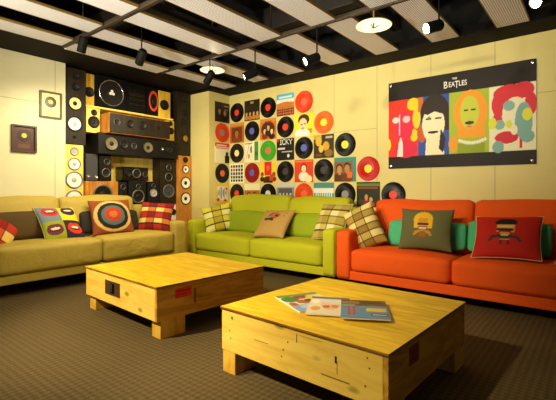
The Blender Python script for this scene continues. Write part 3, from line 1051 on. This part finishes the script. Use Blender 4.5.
p = P('f0c828').rect(0.28, 0.35, 0.72, 1, 'd42a22').ell(0.5, 0.7, 0.1, 0.14, 'e85a40').head(0.14, 0.38, 0.09, '8a5a30', '2a180c', '3a2412').head(0.86, 0.38, 0.09, 'a04a28', '5a1a10', '8a2a18').ell(0.5, 0.1, 0.3, 0.22, '4a2410').rect(0.6, 0.1, 0.8, 0.4, 'c8481e')
sleeve(3, 3, p, 'yellow record sleeve with a red block and dark figures')
p = P('8e3a20').rect(0, 0.72, 1, 1, '4fb4cc').rect(0, 0.58, 1, 0.76, 'ece6cc').rect(0.12, 0.80, 0.88, 0.9, 'd8ecdc').ell(0.5, 0.46, 0.62, 0.16, 'd07a2c')
for i in range(9):
    for j in range(3):
        p.head(0.08 + i * 0.105, 0.36 - j * 0.12, 0.035, 'd08a58', '3a160c', 'a8281c' if (i + j) % 2 else '5a2412')
sleeve(4, 0, p, 'sky blue and red record sleeve with a crowd')
p = P('171412').text('ICKY', 0.2, 0.96, 0.033, 0.034, 'e9e4d4').rect(0.06, 0.5, 0.48, 0.58, 'cfc8b4').rect(0.3, 0.36, 0.9, 0.42, 'b0a898').ell(0.68, 0.2, 0.07, 0.08, 'ddd6c4').rect(0.03, 0.86, 0.12, 1, 'd83020')
sleeve(4, 2, p, 'black record sleeve with white capital letters', res=90)
p = P('8f8d86').rect(0, 0.8, 1, 1, 'c9c6ba').rect(0.1, 0.1, 0.9, 0.75, '5a5852')
for i in range(4):
    p.head(0.2 + i * 0.2, 0.5, 0.07, 'c4c0b4', '1e1c1a', '2c2a28')
sleeve(4, 4, p, 'grey monochrome record sleeve with a row of figures')
p = P('f2dc20').rect(0.55, 0.1, 0.95, 0.3, 'e07a20').ell(0.42, 0.12, 0.4, 0.22, 'ece8d8').ell(0.50, 0.72, 0.30, 0.24, '4a2c18').ell(0.46, 0.52, 0.22, 0.28, 'eccf98').rect(0.34, 0.50, 0.44, 0.54, '4a3018').rect(0.52, 0.52, 0.62, 0.56, '4a3018').rect(0.38, 0.34, 0.52, 0.37, 'a04030')
sleeve(5, 1, p, 'bright yellow record sleeve with a dark-haired portrait')
p = P('d8401e').head(0.5, 0.62, 0.16, 'eccb96', '6a2a14', 'efe6cc').ell(0.75, 0.15, 0.2, 0.16, 'efe0a8').rect(0.06, 0.9, 0.94, 0.97, 'e87a3a')
sleeve(5, 3, p, 'red record sleeve with a pale portrait')
p = P('3a2a14').rect(0, 0.8, 0.4, 1, 'c8a020').ell(0.25, 0.72, 0.16, 0.2, 'd8a830').ell(0.62, 0.5, 0.16, 0.2, 'cf9e2c').ell(0.38, 0.4, 0.12, 0.16, 'e0b83c').rect(0.6, 0.84, 0.95, 0.92, 'b8a880').ell(0.75, 0.2, 0.2, 0.16, '8a6420').rect(0.1, 0.08, 0.4, 0.18, '6a4a1a')
sleeve(6, 2, p, 'dark record sleeve with golden yellow faces')
p = P('58a094').rect(0, 0.55, 1, 0.75, 'e6e4d2').rect(0, 0.78, 1, 1, '4a8a80')
for i in range(8):
    p.rect(0.1 + i * 0.11, 0.1, 0.14 + i * 0.11, 0.6, 'eeeadb')
sleeve(6, 4, p, 'teal and white striped record sleeve behind the lime sofa')
p = P('2f8a80').rect(0.0, 0, 0.86, 0.84, '8a5a28').head(0.24, 0.52, 0.16, 'c08a50', '3a1e0e', '5a2e14').head(0.6, 0.56, 0.16, 'b88048', '2e180c', '6a3818').rect(0.6, 0.14, 0.84, 0.4, 'e8641e')
sleeve(7, 3, p, 'teal-bordered record sleeve with two brown heads and an orange square')
p = P('1c2410').rect(0, 0.82, 1, 0.94, '6a7a20').rect(0.06, 0.74, 0.9, 0.79, 'b0442a').head(0.42, 0.42, 0.10, 'c88a4c', '2a160a', '7a1e14').head(0.62, 0.32, 0.09, 'd09a58', '3a1a0c', 'a84a20').ell(0.2, 0.2, 0.12, 0.12, '3a3a18')
sleeve(8, 4, p, 'dark green record sleeve with reddish figures beside the orange sofa')

# ------------------------------------------------------------------ banner
BW, BH = 1.47, 1.0
ban = thing('banner', 'wide cloth banner with four bright painted heads on the cream wall', 'banner', (3.39, -0.004, 1.768))
p = Print('1d1208')
y0, y1 = 0.135, 0.785
q = [0.0, 0.235, 0.465, 0.725, 1.0]
p.rect(q[0], y0, q[1], y1, 'e8301c').rect(q[1], y0, q[2], y1, '2d4f9a').rect(q[2], y0, q[3], y1, 'a8b62a').rect(q[3], y0, q[4], y1, 'e9e0b8')
# red panel: a plain profile shape, yellow flecks
p.ell(0.20, 0.72, 0.05, 0.07, 'f2c81c').ell(0.225, 0.56, 0.03, 0.12, 'f2c81c').ell(0.0, 0.28, 0.02, 0.07, 'f2d01c').ell(0.205, 0.37, 0.03, 0.07, 'f2c81c')
p.ell(0.125, 0.47, 0.072, 0.18, 'dd2146').ell(0.14, 0.22, 0.09, 0.10, 'd81f42').poly([(0.07, 0.135), (0.085, 0.30), (0.10, 0.36), (0.115, 0.30), (0.118, 0.135)], 'f0d9cc')
p.ell(0.06, 0.56, 0.028, 0.035, 'd9d2c4').ell(0.145, 0.56, 0.03, 0.04, 'e0b8b8').rect(0.088, 0.38, 0.096, 0.62, 'f0d9cc')
# blue and dark panel: cream head under a dark mop
p.rect(q[1], 0.62, 0.275, y1, 'c96a24').ell(0.265, 0.38, 0.035, 0.10, 'c0562a').ell(0.36, 0.60, 0.105, 0.20, '2b1c12').rect(0.40, 0.40, 0.465, 0.66, '2b1c12').ell(0.35, 0.47, 0.082, 0.20, 'ece0b4').poly([(0.29, 0.135), (0.30, 0.36), (0.41, 0.36), (0.43, 0.135)], 'ece0b4')
p.poly([(0.265, 0.60), (0.30, 0.70), (0.44, 0.70), (0.445, 0.56), (0.36, 0.61), (0.31, 0.58)], '2b1c12').poly([(0.39, 0.20), (0.405, 0.42), (0.44, 0.30), (0.42, 0.16)], '2b1c12')
p.rect(0.295, 0.525, 0.335, 0.54, '2b1c12').rect(0.365, 0.525, 0.41, 0.54, '2b1c12').ell(0.348, 0.385, 0.04, 0.014, '2b1c12').rect(0.31, 0.545, 0.33, 0.56, '2b1c12')
# green and orange panel
p.ell(0.605, 0.56, 0.11, 0.23, 'ee9a1c').rect(0.52, 0.30, 0.70, 0.5, 'ee9a1c').ell(0.60, 0.56, 0.062, 0.17, 'c3c83c').ell(0.60, 0.45, 0.03, 0.018, '3a2c14').rect(0.565, 0.575, 0.592, 0.59, '3a2c14').rect(0.61, 0.575, 0.64, 0.59, '3a2c14').ell(0.60, 0.41, 0.02, 0.01, 'd86a3a')
p.ell(0.49, 0.24, 0.03, 0.09, 'e59a1e').rect(0.52, 0.135, 0.70, 0.24, '8f9c1c')
for i in range(11):
    p.ell(0.535 + i * 0.0165, 0.27 - 0.03 * math.sin(i / 10 * PI), 0.009, 0.02, 'e8e2c2')
# cream panel: red curls, teal shapes
for (cx, cy, rx, ry) in ((0.85, 0.70, 0.10, 0.09), (0.785, 0.60, 0.045, 0.12), (0.93, 0.72, 0.06, 0.08), (0.97, 0.58, 0.035, 0.11), (0.775, 0.45, 0.03, 0.07)):
    p.ell(cx, cy, rx, ry, 'd62a34')
p.ell(0.88, 0.50, 0.075, 0.16, 'e9e0b8').ell(0.93, 0.42, 0.05, 0.18, '7aa79c').ell(0.845, 0.58, 0.035, 0.05, '86ada0').ell(0.79, 0.40, 0.03, 0.05, '86ada0').ell(0.95, 0.48, 0.028, 0.06, 'dcd83a').ell(0.745, 0.42, 0.025, 0.06, 'dcd83a').ell(0.845, 0.40, 0.018, 0.04, 'd5d63c')
p.ell(0.83, 0.27, 0.07, 0.06, 'cf2634').rect(0.905, 0.16, 0.92, 0.26, 'cf2634').ell(0.78, 0.18, 0.035, 0.06, '7aa79c').ell(0.95, 0.27, 0.04, 0.06, '7aa79c').ell(0.875, 0.34, 0.02, 0.05, 'e9e0b8')
bc = card('cloth', BW, BH, 0.006, p, M['banner_print'], ban, 260, 180, edge='1d1208', wave=0.004)
bc.location = (0, -0.004, 0)
gm = M['chrome']
for sx in (-1, 1):
    for sz in (-1, 1):
        lathe('grommet', [(0.006, 0), (0.014, -0.003), (0.006, -0.005)], gm, ban, 'Y', 18, 1, (sx * (BW / 2 - 0.03), -0.016, sz * (BH / 2 - 0.03)))


def lettering(items, parent, mat):
    """one mesh of flat raised letters from (text, size, x, z, squeeze) entries"""
    bm = bmesh.new()
    dg = bpy.context.evaluated_depsgraph_get()
    for txt, size, x, z, sx in items:
        cu = bpy.data.curves.new('letters', 'FONT')
        cu.body = txt
        cu.size = size
        cu.extrude = 0.0008
        cu.offset = 0.0010
        o = bpy.data.objects.new('letters', cu)
        COL.objects.link(o)
        dg.update()
        me = bpy.data.meshes.new_from_object(o.evaluated_get(dg))
        me.transform(Matrix.Translation((x, -0.0165, z)) @ Matrix.Rotation(PI / 2, 4, 'X') @ Matrix.Diagonal((sx, 1, 1, 1)))
        bm.from_mesh(me)
        bpy.data.objects.remove(o)
        bpy.data.curves.remove(cu)
    # serif feet on the long strokes
    return link('lettering', finish(bm, 'lettering'), mat, parent)


lettering([('THE', 0.026, -0.022, 0.425, 1.0), ('B', 0.105, -0.112, 0.342, 0.74), ('EA', 0.076, -0.060, 0.349, 0.74),
           ('T', 0.105, 0.004, 0.332, 0.62), ('LES', 0.076, 0.043, 0.349, 0.74)], ban, M['white'])


# ------------------------------------------------------------------ sofas (local: x along the length, front towards -y, origin at back-left floor corner)
def sofa(label, loc, rotz, L, D, mat, seat_top, base0, base1, arm_w, arm_top, seam, back, seeds, arms=(True, True), back_crown=0.03):
    t = thing('sofa', label, 'sofa', loc, rotz)
    box('base', (0.01, L - 0.01, -D + 0.02, -0.03, base0, base1), mat, t, bevel=0.012, seg=3)
    for s in (0, 1):
        if not arms[s]:
            continue
        x0 = 0 if s == 0 else L - arm_w
        soft_box('arm', (x0, x0 + arm_w, -D, -0.03, base0 + 0.002, arm_top), 0.035, mat, t, 10, (0.006, 0.006, 0.010), seed=s)
    soft_box('back_frame', (arm_w * 0.6, L - arm_w * 0.6, -0.17, -0.0, base0 + 0.01, back[0][3] - 0.12), 0.04, mat, t, 10)
    xs = [arm_w + 0.004, seam, L - arm_w - 0.004]
    for i in range(2):
        soft_box('seat_cushion', (xs[i] + 0.003, xs[i + 1] - 0.003, -D - 0.01, -0.16, base1 + 0.002, seat_top), 0.045, mat, t, 14, (0.004, 0.012, 0.028), sag=0.004, seed=seeds + i)
    for i, (a, b, zb, zt, yb, yt, th) in enumerate(back):
        soft_box('back_cushion', (a, b, yb - th, yb, zb, zt), 0.055, mat, t, 14, (0.004, back_crown, 0.012), lean=yt - yb, sag=0.010, seed=seeds + 5 + i)
    for fx in (0.08, L - 0.08):
        for fy in (-D + 0.09, -0.10):
            tube('foot', (fx, fy, 0), (fx, fy, base0 + 0.01), 0.022, M['black'], t, 16)
    return t


G_X = 0.02
sofa('lime green two-seat sofa with square arms below the record wall', (G_X, -0.04, 0), 0, 2.405, 0.82, M['green'], 0.42, 0.10, 0.19, 0.16, 0.60, 1.19,
     [(0.28, 1.36, 0.40, 0.945, -0.20, -0.06, 0.17), (1.365, 2.25, 0.40, 0.925, -0.20, -0.06, 0.17)], 11)
sofa('orange sofa with square arms below the poster', (2.437, -0.04, 0), 0, 2.34, 0.82, M['orange'], 0.415, 0.10, 0.19, 0.165, 0.595, 1.145,
     [(0.175, 1.20, 0.40, 0.91, -0.20, -0.08, 0.17), (1.21, 2.17, 0.40, 0.925, -0.20, -0.08, 0.17)], 31)
sofa('beige leather sofa along the speaker wall', (-0.39, -3.46, 0), PI / 2, 2.38, 0.69, M['beige'], 0.485, 0.13, 0.215, 0.20, 0.61, 1.22,
     [(0.19, 0.97, 0.46, 0.945, -0.14, -0.05, 0.14), (0.975, 1.90, 0.46, 0.945, -0.14, -0.05, 0.14)], 51)


# ------------------------------------------------------------------ cushions
def plaid(bg, warp, weft):
    p = Print(bg)
    for (a, b, c) in weft:
        p.rect(0, a, 1, b, c)
    for (a, b, c) in warp:
        p.rect(a, 0, b, 1, c)
    return p


def plaid2(cols, thin, nu=4, nv=5):
    """cells of a tartan with thin dark lines between"""
    p = Print(cols[0])
    for i in range(nu):
        for j in range(nv):
            p.rect(i / nu, j / nv, (i + 1) / nu, (j + 1) / nv, cols[(i % 2) + 2 * (j % 2)])
    for i in range(1, nu):
        p.rect(i / nu - 0.008, 0, i / nu + 0.008, 1, thin)
    for j in range(1, nv):
        p.rect(0, j / nv - 0.016, 1, j / nv + 0.016, thin)
    return p


R = math.radians
YEL = plaid2(['d6cc78', 'b3a024', 'c7b838', 'a8941c'], '3a2c12', 3, 4)
TAN = plaid2(['a3843a', '8c6c28', 'd9c47a', 'b59a48'], '3c2818', 3, 6)
TAN2 = plaid2(['b09a48', '9a8434', 'd6c88a', 'b8a454'], '44301c', 4, 5)
REDP = plaid2(['a8281a', '7c1410', 'd9bd62', 'c06a2c'], '3c1410', 4, 5)
REDP2 = plaid2(['b0301c', '8c1a12', 'd9b75a', 'c0482a'], '4c1a12', 3, 3)

# lumbar bolsters, one behind the throw cushions on each sofa seat
def lumbar(label, ext, mat, rotz, loc, group):
    t = thing('lumbar_cushion', label, 'cushion', loc, rotz, group)
    soft_box('cover', ext, 0.04, mat, t, 12, (0.004, 0.02, 0.012), lean=0.06, sag=0.004, seed=len(label))
    return t


GL = 'long lumbar cushions'
lumbar('plain green lumbar cushion on the lime sofa, left seat', (-0.43, 0.43, -0.10, 0.02, 0, 0.27), M['green_dark'], 0, (0.83, -0.42, 0.452), GL)
lumbar('plain green lumbar cushion on the lime sofa, right seat', (-0.43, 0.43, -0.10, 0.02, 0, 0.27), M['green_dark'], 0, (1.75, -0.42, 0.452), GL)
lumbar('plain teal lumbar cushion behind the olive cushion', (-0.39, 0.37, -0.10, 0.02, 0, 0.25), M['teal'], 0, (3.24, -0.42, 0.448), GL)
lumbar('plain teal lumbar cushion behind the red cushion', (-0.325, 0.325, -0.10, 0.02, 0, 0.28), M['teal'], 0, (3.955, -0.42, 0.448), GL)
lumbar('dark brown lumbar cushion left of the lips cushion', (-0.40, 0.40, -0.09, 0.02, 0, 0.27), M['brown'], PI / 2, (-0.14, -2.79, 0.516), GL)
lumbar('dark charcoal brown lumbar cushion behind the target cushion', (-0.37, 0.37, -0.09, 0.02, 0, 0.25), M['char'], PI / 2, (-0.14, -1.93, 0.516), GL)

# lime sofa
cushion('yellow-green plaid cushion against the left arm of the lime sofa', (0.34, -0.56, 0.62), (0.42, 0.40, 0.15), R(42), R(24), R(-14), YEL, None, None, seed=2)
p = Print('b08a48')
p.ell(0.50, 0.70, 0.20, 0.14, '6a4a2a').ell(0.54, 0.72, 0.13, 0.10, 'c45a2a').ell(0.60, 0.70, 0.05, 0.06, '2e2018').ell(0.36, 0.56, 0.17, 0.06, '35241a').ell(0.36, 0.64, 0.10, 0.05, '8a7a58').rect(0.46, 0.50, 0.58, 0.55, '35241a').rect(0.3, 0.42, 0.62, 0.44, '9a7436').ell(0.82, 0.7, 0.03, 0.03, '9a5a2a').ell(0.86, 0.82, 0.03, 0.03, '9a5a2a')
p.both = False
cushion('tan burlap cushion with a dark and red printed picture on the lime sofa', (1.40, -0.60, 0.60), (0.50, 0.42, 0.14), R(-4), R(40), R(-3), p, None, M['burlap_back'], seed=3)
cushion('pale brown plaid cushion against the right arm of the lime sofa', (2.19, -0.52, 0.655), (0.46, 0.46, 0.14), R(-12), R(26), R(0), TAN2, None, M['pillow_back'], seed=4)
# orange sofa
cushion('tan and yellow plaid cushion slumped over the left arm of the orange sofa', (2.63, -0.57, 0.62), (0.34, 0.47, 0.22), R(6), R(12), R(-28), TAN, None, None, seed=5, pinch=0.03)
p = Print('5d5a34')
p.ell(0.47, 0.70, 0.19, 0.22, 'd9a41c').rect(0.29, 0.50, 0.65, 0.68, 'd9a41c').rect(0.37, 0.62, 0.57, 0.74, 'c0842a').rect(0.36, 0.56, 0.58, 0.63, '2e1a14').rect(0.38, 0.50, 0.56, 0.555, 'a03a28').rect(0.39, 0.475, 0.55, 0.50, 'd8c8a0')
p.poly([(0.28, 0.30), (0.32, 0.42), (0.46, 0.46), (0.47, 0.40), (0.36, 0.36), (0.32, 0.30)], 'b8801c').poly([(0.66, 0.30), (0.62, 0.42), (0.48, 0.46), (0.47, 0.40), (0.58, 0.36), (0.62, 0.30)], 'b8801c').rect(0.42, 0.30, 0.53, 0.42, '8a5a20').rect(0.40, 0.28, 0.54, 0.32, 'a04a28')
p.both = False
cushion('olive cushion with a yellow-haired open-mouthed cartoon on the orange sofa', (3.285, -0.60, 0.64), (0.50, 0.41, 0.15), R(4), R(18), R(0), p, None, None, n=64, seed=6)
p = Print('b01c10')
p.ell(0.50, 0.78, 0.17, 0.12, '1c1412').rect(0.36, 0.52, 0.64, 0.76, 'c98a34').rect(0.36, 0.72, 0.64, 0.79, '1c1412').rect(0.37, 0.66, 0.63, 0.69, 'd8b070').rect(0.36, 0.565, 0.62, 0.63, '20120e').rect(0.39, 0.53, 0.58, 0.56, '7a1a14').rect(0.42, 0.47, 0.56, 0.53, 'c98a34')
p.poly([(0.22, 0.30), (0.28, 0.44), (0.42, 0.47), (0.56, 0.47), (0.70, 0.44), (0.76, 0.30), (0.71, 0.30), (0.66, 0.38), (0.56, 0.40), (0.56, 0.34), (0.42, 0.34), (0.42, 0.40), (0.32, 0.38), (0.27, 0.30)], '3a3024').rect(0.44, 0.44, 0.54, 0.465, 'd8a878').rect(0.42, 0.34, 0.56, 0.36, 'c9a050').rect(0.42, 0.24, 0.46, 0.33, '3a2a20').rect(0.52, 0.24, 0.56, 0.33, '3a2a20')
p.both = False
cushion('red cushion with a moustached cartoon singer on the orange sofa', (3.975, -0.62, 0.615), (0.52, 0.42, 0.15), R(-2), R(36), R(-3), p, None, M['pillow_back'], n=64, seed=7)
cushion('small plaid cushion corner at the right edge of the orange sofa', (4.53, -0.66, 0.53), (0.42, 0.36, 0.14), R(-30), R(40), R(0), TAN, None, None, seed=8)
# beige sofa
cushion('red and cream plaid cushion at the far left of the beige sofa', (-0.02, -3.19, 0.59), (0.40, 0.40, 0.15), PI / 2 + R(15), R(25), R(38), REDP2, None, None, seed=9)
p = Print('6f7f88')
p.rect(0.5, 0.5, 1, 1, 'e3c81e').rect(0, 0, 0.5, 0.5, '8e9418').rect(0.5, 0, 1, 0.5, '2c1c30')
for (cx, cy, c1, c2) in ((0.27, 0.80, 'c82a2c', 'e8d8b0'), (0.75, 0.82, '3c1c44', 'd8c8a0'), (0.25, 0.26, '6a2440', 'dccf90'), (0.76, 0.27, 'd8301c', 'e4d49a')):
    p.ell(cx, cy, 0.20, 0.145, c1).ell(cx - 0.07, cy + 0.05, 0.11, 0.10, c1).ell(cx + 0.07, cy + 0.05, 0.11, 0.10, c1)
    p.ell(cx, cy + 0.005, 0.135, 0.055, '2a1412').ell(cx, cy + 0.025, 0.11, 0.035, c2)
p.both = False
cushion('four-colour cushion printed with four pairs of lips on the beige sofa', (-0.02, -2.56, 0.645), (0.44, 0.46, 0.14), PI / 2 + R(6), R(40), R(2), p, None, M['pillow_back'], n=72, seed=10)
p = Print('8a4420')
p.ell(0.5, 0.5, 0.47, 0.47, 'cfa860').ell(0.5, 0.5, 0.39, 0.40, '1f1a16').ell(0.5, 0.51, 0.30, 0.30, '52605c').ell(0.5, 0.53, 0.21, 0.21, 'b4341a').ell(0.5, 0.53, 0.10, 0.10, 'b86a24')
p.both = False
cushion('brown cushion with a round red and grey target on the beige sofa', (0.0, -1.98, 0.695), (0.50, 0.44, 0.15), PI / 2 + R(-8), R(22), R(-1), p, None, None, n=64, seed=11)
cushion('red and cream plaid cushion against the right arm of the beige sofa', (0.0, -1.36, 0.665), (0.44, 0.42, 0.16), PI / 2 + R(-48), R(28), R(4), REDP, None, None, seed=12)


# ------------------------------------------------------------------ tables
def crate_table(label, center, rotz, w, d, z_top, z_box, feet):
    t = thing('crate_table', label, 'table', center, rotz, 'low crate tables')
    W, D2 = w / 2, d / 2
    box('tabletop', (-W, W, -D2, D2, z_top - 0.013, z_top), M['ply_top'], t, bevel=0.002)
    me = t.children[0].data
    me.materials.append(M['ply_edge'])
    for pg in me.polygons:
        if abs(pg.normal.z) < 0.5:
            pg.material_index = 1
    th = 0.02
    zt = z_top - 0.014
    box('front_panel', (-W + 0.006, W - 0.03, -D2 + 0.008, -D2 + 0.008 + th, z_box, zt), M['ply_side'], t, bevel=0.002)
    box('back_panel', (-W + 0.006, W - 0.03, D2 - 0.008 - th, D2 - 0.008, z_box, zt), M['ply_side'], t, bevel=0.002)
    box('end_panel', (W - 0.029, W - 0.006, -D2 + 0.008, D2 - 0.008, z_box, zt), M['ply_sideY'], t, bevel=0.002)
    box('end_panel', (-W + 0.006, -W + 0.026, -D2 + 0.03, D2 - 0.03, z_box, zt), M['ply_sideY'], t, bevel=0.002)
    box('bottom_panel', (-W + 0.03, W - 0.03, -D2 + 0.03, D2 - 0.03, z_box + 0.002, z_box + 0.014), M['ply_edge'], t, bevel=0)
    for (sx, sy) in ((-1, -1), (1, -1), (-1, 1), (1, 1)):
        ix, iy, fw, fd = feet
        x0 = sx * (W - ix) - (fw if sx > 0 else 0)
        yy = sy * (D2 - iy) - (fd if sy > 0 else 0)
        box('foot', (x0, x0 + fw, yy, yy + fd, 0, z_box), M['foot'], t, bevel=0.003)
    return t, W, D2


def sticker(name, parent, loc, rotz, w, h, pic, nx=24, ny=16, label=None):
    s = card(name, w, h, 0.0008, pic, M['print'], parent, nx, ny)
    s.location = loc
    s.rotation_euler = (0, 0, rotz)
    if label:
        s['label'] = label
    return s


t1, W, D2 = crate_table('low pine crate table with a dark latch plate, by the beige sofa', (1.731, -2.363, 0), R(-3.5), 1.135, 1.045, 0.365, 0.125, (0.01, 0.04, 0.11, 0.2))
fy = -D2 + 0.008
box('latch_plate', (-0.20, 0.045, fy - 0.002, fy + 0.003, 0.195, 0.305), simple('rusty_plate', '4a3018', 0.5), t1, bevel=0.001)
box('latch', (-0.10, -0.045, fy - 0.010, fy - 0.001, 0.215, 0.29), M['black'], t1, bevel=0.004)
tube('pin', (-0.072, fy - 0.012, 0.225), (-0.072, fy - 0.012, 0.285), 0.004, M['greyring'], t1)
p = Print('e0301a').rect(0.1, 0.62, 0.9, 0.8, 'a01c10').rect(0.1, 0.3, 0.7, 0.42, 'b02414')
sticker('sticker', t1, (W - 0.006, -0.30, 0.292), PI / 2, 0.14, 0.07, p, label='red sticker')
p = Print('7a4a18')
sticker('stain', t1, (W - 0.006, -0.20, 0.25), PI / 2, 0.018, 0.11, p)

t2, W, D2 = crate_table('low pine crate table carrying the magazines, nearest the viewer', (3.453, -2.471, 0), R(-2.5), 1.02, 1.005, 0.365, 0.125, (0.01, 0.012, 0.10, 0.16))
fy = -D2 + 0.008
sticker('sticker', t2, (-0.42, fy, 0.315), 0, 0.016, 0.016, Print('3f9a2c'), 6, 6, label='green dot sticker')
for (x, z, w, h, c) in ((-0.20, 0.238, 0.10, 0.003, '9a7424'), (0.035, 0.312, 0.004, 0.04, '4a3414'), (0.115, 0.330, 0.13, 0.002, 'a07a2a'), (0.255, 0.27, 0.010, 0.030, '3a2a12'), (0.262, 0.235, 0.003, 0.055, '6a4e1c'), (0.25, 0.185, 0.15, 0.006, '8a6822')):
    sticker('stain', t2, (x, fy, z), 0, w, h, Print(c), 2, 2)
for (x, z) in ((-0.43, 0.20), (-0.44, 0.24), (-0.06, 0.20), (-0.05, 0.235), (-0.02, 0.28), (0.40, 0.20), (0.42, 0.28), (0.41, 0.32)):
    sticker('nail_head', t2, (x, fy, z), 0, 0.007, 0.007, Print('5a3e16'), 2, 2)
p = Print('8a2414').rect(0.15, 0.2, 0.85, 0.35, '6a1a10').rect(0.15, 0.6, 0.85, 0.75, '6a1a10')
sticker('sticker', t2, (W - 0.006, -0.24, 0.285), PI / 2, 0.11, 0.085, p, label='faded red sticker')


# ------------------------------------------------------------------ magazines on the near table
def magazine(label, x, y, z, rot, w, h, pic, cover_t=0.007, n=60):
    t = thing('magazine', label, 'magazine', (x, y, z), rot, 'magazines on the table')
    boxes('pages', [(-w / 2 + 0.001, w / 2 - 0.002, -h / 2 + 0.001, h / 2 - 0.001, 0, cover_t - 0.0012)], M['white'], t)
    c = card('cover', w, h, 0.001, pic, M['print'], t, n, n)
    c.rotation_euler = (-PI / 2, 0, 0)
    c.location = (0, 0, cover_t - 0.001)
    return t


# magazine covers: print x runs along the spine-to-edge direction, print y upwards on the cover
p = Print('d8d2bc').rect(0, 0.86, 1, 1, '6a8a3a').ell(0.2, 0.70, 0.2, 0.16, '3c7a3a').ell(0.5, 0.78, 0.2, 0.1, '8a3a24').ell(0.75, 0.62, 0.2, 0.2, 'e2bc4a').ell(0.4, 0.5, 0.15, 0.12, 'b05a34').ell(0.55, 0.55, 0.10, 0.08, '3a4a24').rect(0, 0, 1, 0.35, '7fa0bd').ell(0.4, 0.22, 0.25, 0.12, 'aebfcd').ell(0.85, 0.2, 0.12, 0.16, 'd9c23a').ell(0.12, 0.42, 0.09, 0.1, 'ba4a30')
magazine('leftmost of three magazines, green and pale blue cover, underneath', 3.265, -2.58, 0.3655, R(62), 0.27, 0.34, p)
p = Print('e3d0b0').ell(0.55, 0.55, 0.26, 0.30, 'e6b890').ell(0.62, 0.75, 0.3, 0.16, 'd8d0c4').ell(0.45, 0.42, 0.10, 0.08, 'b4603c').ell(0.66, 0.45, 0.09, 0.08, 'c87a54').rect(0, 0.88, 1, 1, '5a6a74').ell(0.2, 0.3, 0.12, 0.12, 'd89a4a').ell(0.15, 0.7, 0.1, 0.12, 'efe6d0')
magazine('middle of three magazines, pale cover with a pinkish face', 3.42, -2.60, 0.3730, R(27), 0.22, 0.34, p)
p = Print('4a86ad').rect(0, 0.66, 1, 1, '5a3a22').rect(0.0, 0.76, 0.4, 0.9, '8a6a3a').rect(0.45, 0.80, 0.9, 0.9, '3a2a1c').rect(0, 0.62, 0.3, 0.72, '58a08c').rect(0.06, 0.56, 0.44, 0.60, 'b8342a').rect(0.16, 0.12, 0.20, 0.62, 'b8342a').rect(0.26, 0.12, 0.30, 0.62, 'b8342a').rect(0.55, 0.36, 0.95, 0.54, 'd8bc3a').rect(0.62, 0.12, 0.98, 0.26, '1c2436').rect(0.66, 0.17, 0.94, 0.20, 'e6e2d4')
magazine('rightmost of three magazines, blue cover with yellow lettering block', 3.615, -2.56, 0.3805, R(29), 0.245, 0.33, p)
